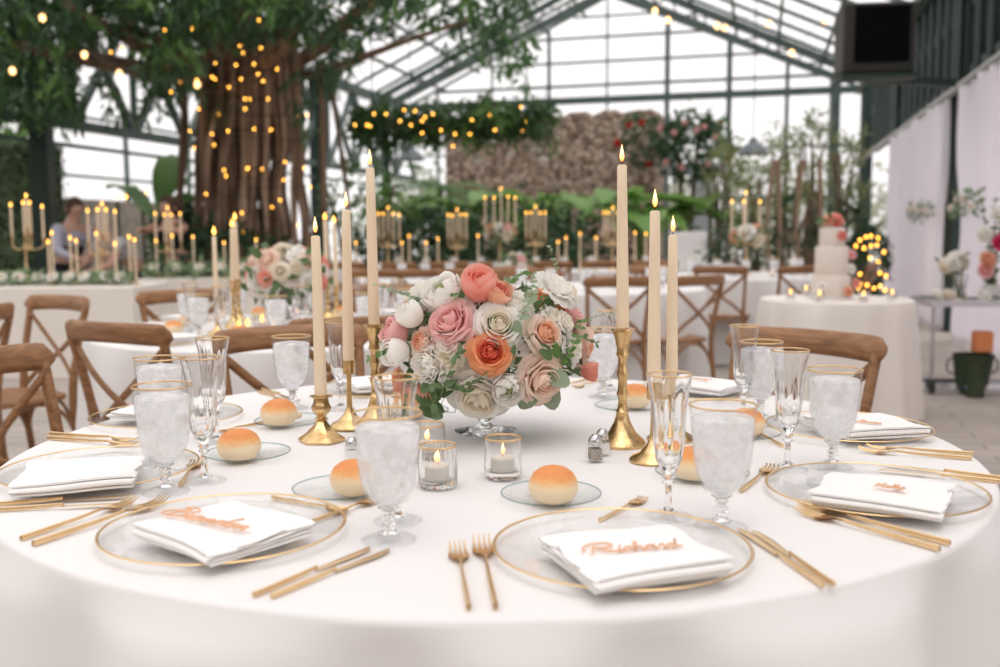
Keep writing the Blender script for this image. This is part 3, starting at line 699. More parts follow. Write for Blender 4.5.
cutlery('dessert_fork', (264, 424), (223, 433), 'gold dessert fork between two bread plates '+SEATS['F'][1], 'dessert cutlery')
cutlery('dessert_spoon', (470-130, 391), (352+60, 399), 'gold dessert spoon above the charger '+SEATS['G'][1], 'dessert cutlery')

# ---- candlesticks and tapers
def stick_profile(kind, H):
    if kind == 'ornate':
        p = [(.046, 0), (.047, .004), (.042, .009), (.030, .018), (.016, .034), (.010, .044), (.014, .048), (.009, .052), (.011, .058), (.018, .066), (.020, .074), (.016, .082), (.014, .094), (.0225, .097), (.0225, .1)]
        return [(r, z*H/.1) for r, z in p]
    if kind == 'thin':
        return [(.040, 0), (.042, .004), (.038, .009), (.024, .016), (.012, .030), (.006, .045), (.0050, H*.55), (.0050, H-.045), (.0052, H-.030), (.012, H-.027), (.0125, H-.003), (.0125, H)]
    p = [(.043, 0), (.045, .006), (.040, .013), (.026, .026), (.016, .045), (.011, .062), (.0125, .066), (.0095, .070)]
    z = .070; k = 0
    while z < H-.075:
        p += [(.0075+.001*(k % 2), z+.018), (.0110, z+.027), (.0110, z+.031), (.0085, z+.038)]; z += .038; k += 1
    p += [(.0085, H-.055), (.0125, H-.050), (.0105, H-.040), (.0150, H-.018), (.0185, H-.006), (.0225, H-.004), (.0225, H)]
    return p
def taper(h, r0=.0118, r1=.0088, label='', name='taper_candle', group=None, loc=(0, 0, 0), lean=(0, 0), fl=.031, fr=.0043, flmat='flame', n=20):
    t = thing(name, label, 'candle', loc, 0, group)
    m = MB(); P = [(r0*.8, 0), (r0, .002), (r0, h*.15)]+[(r0+(r1-r0)*q/4, h*.15+h*.84*q/4) for q in range(1, 5)]+[(r1*.75, h), (.0012, h+.0005)]
    m.lathe(P, n); m.build('wax_body', 'taper', t)
    m = MB(); m.tube([(0, 0, h), (0, 0, h+.004), (.0008, 0, h+.008), (.0022, 0, h+.011)], .0009 if n > 12 else .002, 6); m.build('wick', 'wick', t)
    m = MB(); z0 = h+.006; m.lathe([(.0006, z0), (fr*.62, z0+fl*.08), (fr, z0+fl*.26), (fr*.82, z0+fl*.5), (fr*.42, z0+fl*.76), (.0004, z0+fl)], 12); m.build('flame', flmat, t)
    t.rotation_euler = (lean[0], lean[1], 0)
    return t
sticks = [  # base px, top py, kind, flame top of wax px, label
 (322, 441, 396, 'ornate', (315.5, 236), 'low ornate brass candlestick with a faceted flared foot', 'ivory taper in the low ornate candlestick, leaning slightly', 6),
 (350, 428, 361, 'thin', (346, 210), 'slim plain brass candlestick beside the low ornate one', 'ivory taper in the slim plain candlestick nearest the bouquet leaves', 32),
 (376, 428, 325, 'bamboo', (370, 168), 'tall notched brass candlestick behind the front goblet', 'tallest ivory taper on the side of the tree, in a notched candlestick', 32),
 (622, 446, 329, 'bamboo', (622, 165), 'tallest notched brass candlestick by the silver shakers', 'ivory taper with the highest flame of all, by the shakers', 8),
 (653, 462, 384, 'thin', (655, 211), 'slim brass candlestick with a smooth bell foot behind the flute', 'ivory taper in the slim bell-footed candlestick', 32),
 (671, 440, 397, 'ornate', (673, 235), 'small ornate brass candlestick seen through the front flute', 'shortest ivory taper of the trio by the flute', 8)]
for bx, by, ty, kind, (fx, fy), l1, l2, n in sticks:
    b = onz(bx, by); H = at(bx, ty, b.y).z-TZ
    m = MB(); m.lathe(stick_profile(kind, H), n if kind == 'ornate' and n == 6 else 32)
    o = m.build('candlestick', 'brass', loc=(b.x, b.y, TZ+.001)); tag(o, l1, 'candlestick', 'brass candlesticks on the main table')
    tp = at(fx, fy, b.y); hh = tp.z-(TZ+H)
    z0 = TZ+H-.010
    lean = math.atan2(tp.x-b.x, hh)
    taper(hh, label=l2, group='tapers on the main table', loc=(b.x, b.y, z0+.0105), lean=(0, lean))

# ---- votives
def votive(px, py, kind, label, sc=1):
    p = onz(px, py); t = thing('votive_holder', label, 'candle holder', (p.x, p.y, TZ+.0015), 0, 'glass votive holders')
    n = 80; m = MB()
    m.lathe([(.022, 0), (.0285, .001), (.0300, .006), (.0300, .030), (.0303, .0655), (.0288, .0655), (.0282, .030), (.0275, .012), (.001, .010)], n,
            rib=(lambda k, a: 1+(.05*abs(math.cos(12*a)) if 1 < k < 4 else 0)) if kind == 'rib' else (lambda k, a: 1+(.022*math.cos(20*a+k*PI) if 1 < k < 4 else 0)))
    m.build('ribbed_glass', 'crystal', t)
    rim_ring(.0296, .0660, .0013).build('gilt_rim', 'rim', t)
    m = MB(); m.lathe([(.019, .0), (.020, .002), (.0205, .020), (.018, .0225), (.001, .0215)], 24); w_ = m.build('wax_candle', 'wax', t, loc=(0, 0, .0125))
    m = MB(); m.tube([(0, 0, .033), (0, 0, .041)], .0008, 6); m.build('wick', 'wick', t)
    m = MB(); m.lathe([(.0005, .038), (.004, .042), (.0045, .047), (.002, .055), (.0003, .060)], 10); m.build('flame', 'flame', t)
    return t
votive(438, 487, 'rib', 'ribbed clear glass votive with a gilt rim beside the front goblet')
votive(503, 478, 'diamond', 'diamond-cut glass votive with a gilt rim below the bouquet')
votive(428, 462, 'rib', 'votive peeping out behind the ribbed glass one')
# ---- shakers
def shaker(px, py, label, fill, rz=.3, sc=1):
    p = onz(px, py); t = thing('shaker', label, 'shaker', (p.x, p.y, TZ+.0015), rz, 'cut glass shakers'); t.scale = (sc,)*3
    m = MB(); m.box((0, 0, .0145), (.029, .029, .029)); b = m.build('glass_body', 'bowlglass', t, smooth=False)
    md = b.modifiers.new('b', 'BEVEL'); md.width = .0022; md.segments = 2
    m = MB(); m.box((0, 0, .0135), (.021, .021, .019)); m.build('filling', fill, t, smooth=False)
    m = MB(); m.lathe([(.0105, .029), (.0118, .031), (.0118, .038), (.010, .043), (.006, .0475), (.001, .049)], 12, rib=lambda k, a: 1+.03*math.cos(6*a)); m.build('metal_cap', 'steel', t)
    return t
M['salt'] = pmat('white_salt', rgb(.85, .84, .82), .9, bump=.4, bscale=300); M['pepper'] = pmat('ground_pepper', rgb(.20, .16, .13), .9, col2=rgb(.45, .4, .35), scale=350)
shaker(595, 462, 'small square glass pepper shaker in front of the white one', 'pepper', .1)
shaker(602, 456, 'small square glass salt shaker tucked behind the pepper', 'salt', .3)
shaker(352, 462, 'small square shaker behind the roll by the front goblet', 'salt', .3, .9)
# ------------------------------------------------------------------ flowers
def frame(axis, spin=0):
    z = Vector(axis).normalized(); x = z.orthogonal().normalized(); y = z.cross(x)
    m = Matrix((x, y, z)).transposed(); return m @ Matrix.Rotation(spin, 3, 'Z')
def bloom(kind, R, seed, nu=6, nv=6):
    """petals wrapped on nested shells; local +z is the way the flower faces, origin at its base"""
    rr = random.Random(seed); m = MB()
    P = {'rose': (8, 1.10, 2.65, 1.30, .34), 'ranunculus': (8, 1.0, 2.75, 1.75, .03), 'peony': (7, .95, 2.5, 1.25, .20), 'bud': (4, 1.35, 2.75, 2.1, .05), 'lisianthus': (4, .95, 2.2, 1.35, .3)}[kind]
    K, hz, t_in, t_out, curl = P
    if kind in ('rose', 'ranunculus'): m.ball((0, 0, R*hz*.95), R*.17, 8, 1.4, mi=1)
    for k in range(K):
        f = (k+1)/K; n = {'rose': (2, 3, 3, 4, 4, 5, 5, 6), 'ranunculus': (3, 4, 5, 5, 6, 6, 7, 7), 'peony': (4, 6, 7, 8, 9, 10, 10), 'bud': (2, 3, 3, 3), 'lisianthus': (3, 4, 5, 6)}[kind][k]
        Rl = R*(.16+.84*f); tt = t_in+(t_out-t_in)*f**1.3; off = k*2.4
        for q in range(n):
            phi = off+2*PI*q/n+rr.uniform(-.15, .15); hw = PI/n*rr.uniform(1.15, 1.4); t1 = tt+rr.uniform(-.08, .08); w1 = rr.uniform(0, 6); rj = Rl*rr.uniform(.95, 1.05); ruff = {'peony': .07, 'lisianthus': .05}.get(kind, .018)
            rows = []
            for i in range(nv+1):
                v = i/nv; row = []
                for j in range(nu+1):
                    u = -1+2*j/nu; ve = v*(1-.16*u*u-.04*abs(u))
                    th = .35+(t1-.35)*ve; r = rj*math.sin(th); z = R*hz*.95-rj*hz*math.cos(th)*(.92)
                    if v > .6:
                        c = (v-.6)/.4; r += curl*rj*c*c*f*1.1; z -= curl*rj*c*c*c*f*.9
                    wa = hw*(.35+.65*math.sin(PI*min(.5, .15+.5*ve)*1.0))*(1 if v < .8 else 1-.25*(v-.8)/.2*abs(u))
                    a = phi+u*wa; r *= 1+ruff*math.sin(5*u+w1+3*v)*v+.012*u*(1 if q % 2 else -1)
                    row.append((r*math.cos(a), r*math.sin(a), z+ruff*R*math.sin(7*u+w1)*v*v))
                rows.append(row)
            m.grid(rows, mi=0 if f > (.2 if kind == 'ranunculus' else .38 if kind == 'lisianthus' else .52) else 1)
    return m
def oriented(m, P, axis, spin=0):
    F = frame(axis, spin); P = Vector(P); m.v = [tuple(P+F@Vector(v)) for v in m.v]; return m
def leaf(m, base, d, nrm, l, w, kind='oval', fold=.25, droop=.15, mi=0):
    d = Vector(d).normalized(); n = Vector(nrm); n = (n-d*n.dot(d)).normalized(); s = d.cross(n); base = Vector(base); rows = []
    prof = {'oval': [(0, .06), (.15, .62), (.4, 1), (.7, .88), (.92, .45), (1, .03)], 'lance': [(0, .06), (.2, .75), (.45, 1), (.7, .7), (.88, .32), (1, .03)]}[kind]
    for t, wv in prof:
        c = base+d*(l*t)-n*(l*droop*t*t); rows.append([c-s*(w*wv/2)+n*(fold*w*wv*.5), c, c+s*(w*wv/2)+n*(fold*w*wv*.5)])
    m.grid(rows, mi=mi)
def sprig(pts, kind, n, l, w, seed, stemr=.0009, mats=('euc', 'stem'), name='leaf_sprig', parent=None):
    rr = random.Random(seed); C = catmull(pts, 6); m = MB()
    m.tube(C, [stemr*(1.3-.9*i/len(C)) for i in range(len(C))], 5, mi=1)
    for k in range(n):
        f = (k+.6)/n; i = min(int(f*(len(C)-1)), len(C)-2); p = C[i]; d = (C[i+1]-p).normalized()
        for sd in (-1, 1):
            side = d.cross(Vector((rr.uniform(-.4, .4), rr.uniform(-.6, .2), 1))).normalized()*sd
            dr = (side+d*rr.uniform(.3, .8)+Vector((0, 0, rr.uniform(-.1, .3)))).normalized(); sc = rr.uniform(.75, 1.15)*(1-.35*f)
            leaf(m, p, dr, Vector((rr.uniform(-.5, .5), -.8, rr.uniform(.2, 1))), l*sc, w*sc, 'oval' if w/l > .5 else 'lance', mi=0)
    return m.build(name, mats, parent)

BQ = Vector((-.022, 1.90, .955)); BR = Vector((.185, .16, .125))
def on_bq(px, py, push=1.0):
    r = ray(px, py); o = Vector((0, 0, CAMZ)); R = BR*push
    a = Vector((r.x/R.x, r.y/R.y, r.z/R.z)); b = (o-BQ); b = Vector((b.x/R.x, b.y/R.y, b.z/R.z))
    A, B, C = a.dot(a), 2*a.dot(b), b.dot(b)-1; D = B*B-4*A*C
    t = (-B-math.sqrt(D))/(2*A) if D > 0 else -B/(2*A)
    return o+r*t
bq = thing('flower_centrepiece', 'lush bouquet of white, blush and coral roses in a footed glass bowl, beside the shakers', 'flower arrangement', (0, 0, 0))
bb = Vector((-.03, 1.95, TZ+.0015))
m = MB(); m.lathe([(.062, 0), (.064, .002), (.045, .006), (.018, .012), (.010, .016), (.017, .024), (.019, .031), (.012, .038), (.020, .042), (.055, .052), (.085, .072), (.100, .100), (.0975, .100), (.082, .074), (.052, .056), (.001, .049)], 48); m.build('footed_bowl', 'crystal', bq, loc=bb)
def put_bloom(px, py, dpx, kind, mats, name, push=1.0, tilt=(0, 0, 0), seed=None, pos=None):
    p = pos or on_bq(px, py, push); R = dpx/2*p.y/FPX
    ax = ((p-BQ).normalized()+Vector((0, -.25, .12))+Vector(tilt)).normalized()
    seed = seed if seed is not None else int(px*7+py)
    m = bloom(kind, R/(1.12 if kind in ('rose', 'lisianthus', 'peony') else 1.0), seed); oriented(m, p-ax*R*.75, ax, seed % 6)
    m.tube([p-ax*R*.7, p-ax*R*1.4, BQ*.75+p*.25-Vector((0, 0, .03))], .0022, 5, mi=2)
    return m.build(name, [mats[0], mats[1], 'stem'], bq)
W_ = ('p_white', 'p_white'); WG = ('p_white', 'p_green'); CRM = ('p_white', 'p_cream'); CY = ('p_cream', 'p_yellow')
BL = [(443, 292, 44, 'ranunculus', WG, 'white_ranunculus', 1.05, (-.2, 0, .3)), (480, 290, 38, 'bud', ('p_coral', 'p_coral'), 'coral_rose', 1.08, (0, .1, .8)), (497, 296, 26, 'bud', ('p_peach', 'p_coral'), 'coral_rose', 1.05, (.6, 0, .5)),
      (517, 301, 42, 'peony', W_, 'white_peony', 1.03, (.1, 0, .7)), (561, 284, 44, 'lisianthus', W_, 'white_lisianthus', 1.25, (.5, 0, .6)), (574, 292, 26, 'lisianthus', CRM, 'white_lisianthus', 1.2, (.6, 0, .1)),
      (449, 321, 50, 'rose', ('p_pink', 'p_pink'), 'pink_rose', 1.0, (-.25, 0, .3)), (499, 324, 50, 'rose', CRM, 'cream_garden_rose', 1.02, (0, 0, .2)), (490, 351, 44, 'rose', ('p_orange', 'p_deep'), 'coral_orange_rose', 1.08, (0, 0, .35)),
      (546, 333, 40, 'rose', ('p_blush', 'p_peach'), 'peach_rose', 1.03, (.2, 0, .25)), (556, 315, 26, 'lisianthus', CRM, 'cream_stock', 1.05, (.4, 0, .5)), (569, 321, 24, 'lisianthus', CRM, 'cream_stock', 1.08, (.6, 0, .2)),
      (543, 381, 52, 'rose', ('p_blush', 'p_blush'), 'blush_rose', 1.12, (.05, 0, -.05)), (478, 398, 62, 'rose', CRM, 'cream_garden_rose', 1.10, (-.1, 0, -.25)), (508, 389, 34, 'ranunculus', WG, 'white_ranunculus', 1.16, (0, 0, 0)),
      (424, 367, 50, 'peony', W_, 'white_dahlia', 1.08, (-.3, 0, -.05)), (398, 334, 28, 'bud', ('p_pink', 'p_pink'), 'pink_tulip', 1.05, (-.5, 0, .6)), (413, 318, 28, 'bud', W_, 'white_tulip', 1.05, (-.4, 0, 1)),
      (419, 341, 34, 'peony', ('p_blush', 'p_peach'), 'blush_carnation', 1.0, (-.3, 0, .2)), (447, 341, 28, 'lisianthus', W_, 'white_lisianthus', 1.03, (0, 0, .2)), (447, 357, 32, 'lisianthus', CY, 'cream_lisianthus', 1.04, (0, 0, 0)),
      (399, 351, 28, 'bud', W_, 'white_tulip', 1.1, (-.7, 0, -.2)), (577, 349, 34, 'lisianthus', CRM, 'cream_lisianthus', 1.08, (.6, 0, .1)), (587, 371, 20, 'bud', ('p_coral', 'p_coral'), 'coral_rosebud', 1.08, (.9, 0, 0)),
      (398, 383, 30, 'rose', ('p_peach', 'p_orange'), 'apricot_rose', 1.12, (-.6, 0, -.1)), (420, 392, 26, 'rose', ('p_peach', 'p_coral'), 'apricot_rose', 1.12, (-.4, 0, -.3)), (520, 352, 26, 'lisianthus', W_, 'white_lisianthus', .95, (0, 0, .1)),
      (462, 303, 24, 'lisianthus', CRM, 'cream_stock', 1.0, (0, 0, .6)), (470, 372, 26, 'lisianthus', W_, 'white_lisianthus', .98, (0, 0, 0))]
for b in BL: put_bloom(*b[:6], push=b[6], tilt=b[7])
rb_ = random.Random(21)
for k in range(16):      # the far side of the bouquet
    a = PI*(k+.5)/16; e = rb_.uniform(-.25, .75); d = Vector((math.cos(a)*math.cos(e), math.sin(a)*math.cos(e)*.95, math.sin(e)))
    p = BQ+Vector((d.x*BR.x, d.y*BR.y, d.z*BR.z)); kd = rb_.choice(['rose', 'peony', 'ranunculus', 'rose']); mt = rb_.choice([W_, CRM, ('p_blush', 'p_peach'), ('p_pink', 'p_pink'), ('p_orange', 'p_deep')])
    R = .042; ax = d
    m = bloom(kd, R, 300+k, 5, 5); oriented(m, p-ax*R*.75, ax, k); m.build({'rose': 'garden_rose', 'peony': 'white_peony', 'ranunculus': 'white_ranunculus'}[kd], [mt[0], mt[1]], bq)
# leafy core that fills the bowl
m = MB()
for k in range(420):
    d = Vector((rb_.gauss(0, 1), rb_.gauss(0, 1), rb_.gauss(0, .8))).normalized(); q = rb_.uniform(.55, .93); p = BQ+Vector((d.x*BR.x*q, d.y*BR.y*q, d.z*BR.z*q-.01))
    leaf(m, p, (d+Vector((rb_.uniform(-1, 1), rb_.uniform(-1, 1), rb_.uniform(-1, 1)))*.8), d, rb_.uniform(.03, .05), rb_.uniform(.014, .024), 'lance')
m.build('filler_foliage', 'olive', bq)
m = MB()
for k in range(26):
    a = 2*PI*k/26; m.tube([bb+Vector((.05*math.cos(a*3), .05*math.sin(a*3), .055)), BQ+Vector((.10*math.cos(a), .09*math.sin(a), -.07)), BQ+Vector((.13*math.cos(a), .12*math.sin(a), .0))], .0022, 5)
m.build('flower_stems', 'stem', bq)
def lf(px, py, l, w, ang, mat, name, push=1.1, face=(0, -1, .4), kind='oval'):
    p = on_bq(px, py, push); s = p.y/FPX; d = Vector((math.cos(ang), -.15, math.sin(ang)))
    m = MB(); leaf(m, p-d*l*s*.5, d, face, l*s, w*s, kind, fold=.12); m.tube([p-d*l*s*.5, p-d*l*s*.9+Vector((0, .01, 0)), BQ*.5+p*.5], .001, 4); return m.build(name, mat, bq)
for q in [(527, 398, 26, 22, -2.2, 'euc', 1.2), (551, 397, 28, 21, -1.3, 'euc', 1.22), (558, 378, 27, 20, .1-.5, 'euc', 1.2), (506, 352, 24, 20, .9, 'olive', 1.05), (515, 330, 20, 15, 1.3, 'euc', 1.08), (507, 361, 17, 14, -.6, 'euc', 1.1),
          (546, 352, 20, 12, -1.0, 'olive', 1.1), (432, 409, 26, 20, 2.9, 'olive', 1.2), (437, 414, 14, 12, -.6, 'euc', 1.25), (430, 384, 26, 14, -2.5, 'olive', 1.15), (437, 392, 24, 13, -1.8, 'olive', 1.15), (424, 400, 20, 12, 2.6, 'olive', 1.2),
          (483, 286, 12, 7, 1.9, 'olive', 1.15), (556, 350, 18, 9, -1.4, 'leafmid', 1.12), (459, 296, 16, 9, .6, 'leafmid', 1.05), (497, 344, 14, 8, 2.3, 'leafmid', 1.1), (566, 360, 18, 9, -.9, 'olive', 1.12), (452, 385, 18, 9, -.4, 'olive', 1.12)]:
    lf(q[0], q[1], q[2], q[3], q[4], q[5], 'leaf', q[6])
def pt(px, py, push=1.1): return on_bq(px, py, push)
def sp2(pix, kind, n, l, w, mats, seed, push=1.15, Y=None):
    P = [at(x, y, Y) if Y else pt(x, y, push) for x, y in pix]; s = P[0].y/FPX
    sprig(P, kind, n, l*s, w*s, seed, mats=mats, parent=bq)
sp2([(440, 400), (446, 380), (455, 360), (462, 352)], 'l', 6, 17, 7, ('olive', 'stem'), 1, 1.2)
sp2([(425, 305), (412, 297), (395, 291), (374, 284)], 'o', 9, 9, 6, ('euc', 'stem'), 2, Y=1.86)
sp2([(425, 318), (405, 322), (392, 330), (378, 345)], 'l', 6, 14, 5, ('olive', 'stem'), 3, Y=1.82)
sp2([(520, 320), (530, 300), (534, 285), (538, 272)], 'o', 9, 10, 8, ('euc', 'stem'), 4, 1.2)
sp2([(508, 285), (516, 277), (524, 272)], 'l', 3, 14, 7, ('leafmid', 'stem'), 5, 1.2)
sp2([(560, 345), (575, 335), (590, 340), (598, 345)], 'l', 5, 12, 5, ('olive', 'stem'), 6, Y=1.86)
sp2([(555, 345), (572, 325), (592, 318), (612, 312)], 'l', 9, 9, 3, ('euc', 'stem'), 7, Y=1.88)
sp2([(560, 365), (570, 352), (578, 335), (583, 318)], 'o', 7, 10, 7, ('leafmid', 'stem'), 8, 1.12)
sp2([(400, 355), (390, 350), (380, 352), (366, 360)], 'l', 5, 11, 6, ('leafmid', 'stem'), 9, Y=1.80)
sp2([(560, 300), (556, 270), (548, 245)], 'l', 9, 6, 4, ('euc', 'stem'), 10, Y=1.92)
sp2([(430, 372), (436, 395), (430, 410), (438, 420)], 'o', 3, 14, 10, ('olive', 'stem'), 11, Y=1.76)
sp2([(465, 395), (470, 385), (480, 378), (486, 372)], 'l', 4, 15, 6, ('olive', 'stem'), 12, 1.2)
sp2([(455, 300), (452, 285), (460, 276)], 'l', 3, 8, 5, ('leafmid', 'stem'), 13, 1.15)

# ------------------------------------------------------------------ cross-back chairs
def make_chair():
    t = thing('cross_back_chair', 'x', 'chair')
    m = MB(); rows = []
    def seat_ring(z, k):
        r = []
        for j in range(40):
            a = 2*PI*j/40; c, s_ = math.cos(a), math.sin(a); e = 4.5
            x = .215*k*abs(c)**(2/e)*(1 if c > 0 else -1)*(1-.07*(s_ > 0)*abs(s_)); y = -.01+.205*k*abs(s_)**(2/e)*(1 if s_ > 0 else -1); r.append((x, y, z))
        return r
    for z, k in ((.436, .001), (.436, .95), (.440, .99), (.450, 1.0), (.459, .985), (.462, .95), (.456, .75), (.453, .4), (.453, .001)): rows.append(seat_ring(z, k))
    m.grid(rows, closed_u=True); m.build('seat', 'wood', t)
    for s in (-1, 1):
        m = MB(); m.tube(catmull([(s*.195, .245, 0), (s*.190, .205, .25), (s*.188, .190, .46), (s*.197, .215, .64), (s*.210, .262, .845)], 5), [.017]*6+[.019]*8+[.0165]*7, 10, sy=.85); m.build('back_post', 'wood', t)
        m = MB(); m.tube([(s*.190, -.190, 0), (s*.182, -.172, .22), (s*.175, -.160, .44)], [.0145, .017, .019], 10); m.build('leg', 'wood', t)
    m = MB(); rows = []
    n = 26
    for i in range(n+1):
        u = -1+2*i/n; x = u*.238; y = .252+.048*(1-u*u); e = math.sqrt(max(0, 1-abs(u)**14)); h = (.034+.004*abs(u)**2)*(.35+.65*e); d = .0155*(.4+.6*e)
        tx = Vector((.238, -.096*u, 0)).normalized(); nn = Vector((-tx.y, tx.x, 0)); c = Vector((x, y, .852+.006*(1-u*u)))
        rows.append([c+nn*(d*math.cos(b)*1.0)*(1 if abs(math.cos(b)) > .1 else 1)+Vector((0, .006*math.sin(b), h*math.sin(b))) for b in [2*PI*q/12 for q in range(12)]])
    m.grid(rows, closed_u=True, flip=True); m.f.append(tuple(range(12))); m.m.append(0); b0 = n*12; m.f.append(tuple(b0+q for q in reversed(range(12)))); m.m.append(0); m.build('top_rail', 'wood', t)
    for s in (-1, 1):
        m = MB(); C = catmull([(s*.203, .250, .81), (s*.10, .262+.006*s, .715), (0, .258+.007*s, .635), (-s*.11, .232+.004*s, .555), (-s*.182, .203, .480)], 5)
        m.tube(C, .0135, 8, sy=.45, up=(0, 1, 0)); m.build('cross_slat', 'wood', t)
    def brace(a, b, nm='bent_brace'):
        a, b = Vector(a), Vector(b); P = [a, a.lerp(b, .12)+Vector((0, 0, .10)), a.lerp(b, .32)+Vector((0, 0, .165)), a.lerp(b, .5)+Vector((0, 0, .178)), a.lerp(b, .68)+Vector((0, 0, .165)), a.lerp(b, .88)+Vector((0, 0, .10)), b]
        m = MB(); m.tube(catmull(P, 4), .0095, 8); m.build(nm, 'wood', t)
    zf = .252
    brace((-.183, -.175, zf), (.183, -.175, zf)); brace((-.190, .200, zf), (.190, .200, zf)); brace((-.184, -.172, zf), (-.190, .200, zf)); brace((.184, -.172, zf), (.190, .200, zf))
    return t
CHR = Kind(make_chair())
RAILY = .285
def chair_rail_at(px, Y, ang, label, group):
    """place a chair so that the middle of its top rail is seen at column px, at distance Y; ang is the way its back points"""
    p = at(px, 320, Y); rz = ang-PI/2; d = Vector((math.cos(ang), math.sin(ang)))
    CHR.put((p.x-d.x*RAILY, Y-d.y*RAILY, 0), rz, label, group)
def chair_for(tc, ang_deg, r, label, group, turn=0):
    a = math.radians(ang_deg); x, y = tc[0]+r*math.cos(a), tc[1]+r*math.sin(a); CHR.put((x, y, 0), a-PI/2+turn, label, group)
G1 = 'chairs at the main table'
chair_for((TC.x, TC.y), 159, 1.03, 'brown cross-back chair at the photo edge beside the main table', G1, .12)
chair_for((TC.x, TC.y), 121, .93, 'brown cross-back chair whose rail shows between goblets at the main table', G1, -.05)
chair_for((TC.x, TC.y), 43.5, .93, 'brown cross-back chair at the main table in front of the cake table', G1, .02)
T2 = (-.88, 4.2)
G2 = 'chairs at the second round table'
chair_for(T2, 255, .90, 'cross-back chair with its X back fully seen beside the head table chairs', G2, -.22)
chair_for(T2, 293, .76, 'cross-back chair whose rail runs behind the three tree-side tapers', G2)
chair_for(T2, 135, .80, 'cross-back chair beyond the second table, under the tree lights', G2)
chair_for(T2, 76, .92, 'cross-back chair beyond the second table, behind its flutes', G2)
chair_for(T2, 20, .80, 'cross-back chair of the second table hidden behind the bouquet', G2)
CHR.put((-2.19, 4.27, 0), math.radians(-32), 'cross-back chair turned to the camera in front of the head table', G2)
CHR.put((-2.36, 3.92, 0), math.radians(-100), 'cross-back chair cut by the photo edge near the head table', G2)

# ------------------------------------------------------------------ other tables
def round_cover(c, R, H, seed, label, nf=17, mat='cloth', group='white round tablecloths', amp=.035):
    o = cloth_mesh(R-.008, H, nf, seed, amp=amp, flare=.06, nphi=220, fine=False).build('tablecloth', mat, loc=(c[0], c[1], 0)); tag(o, label, 'tablecloth', group); return o
def long_cover(x0, x1, y0, y1, H, seed, label, mat='linen', rz=0, c=None):
    rr = random.Random(seed); m = MB(); per = []
    n = 60
    def side(a, b, k):
        for i in range(k): per.append((a[0]+(b[0]-a[0])*i/k, a[1]+(b[1]-a[1])*i/k))
    w, d = (x1-x0)/2, (y1-y0)/2; kx, ky = int(w*2/.05), max(6, int(d*2/.05))
    side((-w, -d), (w, -d), kx); side((w, -d), (w, d), ky); side((w, d), (-w, d), kx); side((-w, d), (-w, -d), ky)
    rows = [[(0, 0, H)]*len(per), [(x, y, H) for x, y in per]]
    f1, f2 = rr.uniform(0, 6), rr.uniform(0, 6)
    for dz in (.01, .05, .15, .35, .55, H-.004):
        t = dz/H; rows.append([(x*(1+(.012+.012*t*math.sin(k*.9+f1)+.01*t*math.sin(k*.37+f2))/w), y*(1+(.012+.012*t*math.sin(k*.9+f1)+.01*t*math.sin(k*.37+f2))/d), H-dz) for k, (x, y) in enumerate(per)])
    m.grid(rows, closed_u=True, flip=True); o = m.build('tablecloth', mat, loc=((x0+x1)/2, (y0+y1)/2, 0)); o.rotation_euler = (0, 0, rz); return tag(o, label, 'tablecloth', 'long tablecloths')
def long_table(x0, x1, y0, y1, H, label, rz=0):
    t = thing('banquet_table', label, 'table', ((x0+x1)/2, (y0+y1)/2, 0), rz); m = MB(); m.box((0, 0, H-.02), (x1-x0-.02, y1-y0-.02, .03)); m.build('tabletop', 'wood', t, smooth=False)
    for sx in (-1, 1):
        for sy in (-1, 1): m = MB(); m.bar((sx*((x1-x0)/2-.12), sy*((y1-y0)/2-.08), 0), (sx*((x1-x0)/2-.12), sy*((y1-y0)/2-.08), H-.036), .035); m.build('leg', 'greenmetal', t, smooth=False)
T3 = (.68, 7.35); T4 = (2.32, 9.4); TK = (2.17, 6.25)
round_cover(T2, .86, TZ, 11, 'white cloth over the second round table with coral flowers and five tapers')
under_table((T2[0], T2[1], 0), .846, 'round table carrying the coral and white bouquet behind the main table')
round_cover(T3, .86, TZ, 12, 'white cloth over the round table behind the bouquet and tall tapers')
under_table((T3[0], T3[1], 0), .846, 'round table behind the tall tapers, with chairs on all sides')
round_cover(T4, .90, TZ, 13, 'white cloth over the round table with a raised candelabra, behind the cake')
under_table((T4[0], T4[1], 0), .886, 'round table under the raised floral candelabra beyond the cake')
round_cover(TK, .47, .74, 14, 'cream cloth falling to the floor over the small cake table', nf=11, mat='linen', amp=.03)
under_table((TK[0], TK[1], 0), .456, 'small round table that carries the tiered cake', H=.734)
G3 = 'chairs at the middle round table'
chair_for(T3, 274, .84, 'cross-back chair seen from behind between the bouquet and the tall tapers', G3, .05)
chair_for(T3, 303, .90, 'cross-back chair seen between the tall tapers', G3)

chair_for(T3, 200, .85, 'cross-back chair hidden behind the white lisianthus', G3)
chair_for(T3, 60, .9, 'cross-back chair beyond the middle round table toward the white box', G3)
chair_for(T3, 120, .9, 'cross-back chair beyond the middle round table toward the stone wall', G3)
G4 = 'chairs at the far round table'
chair_for(T4, 249, 1.0, 'cross-back chair seen fully from behind, left of the empty flutes', G4)
chair_for(T4, 281, .98, 'cross-back chair half hidden by the cake table', G4)
chair_for(T4, 330, .95, 'cross-back chair behind the wedding cake', G4)
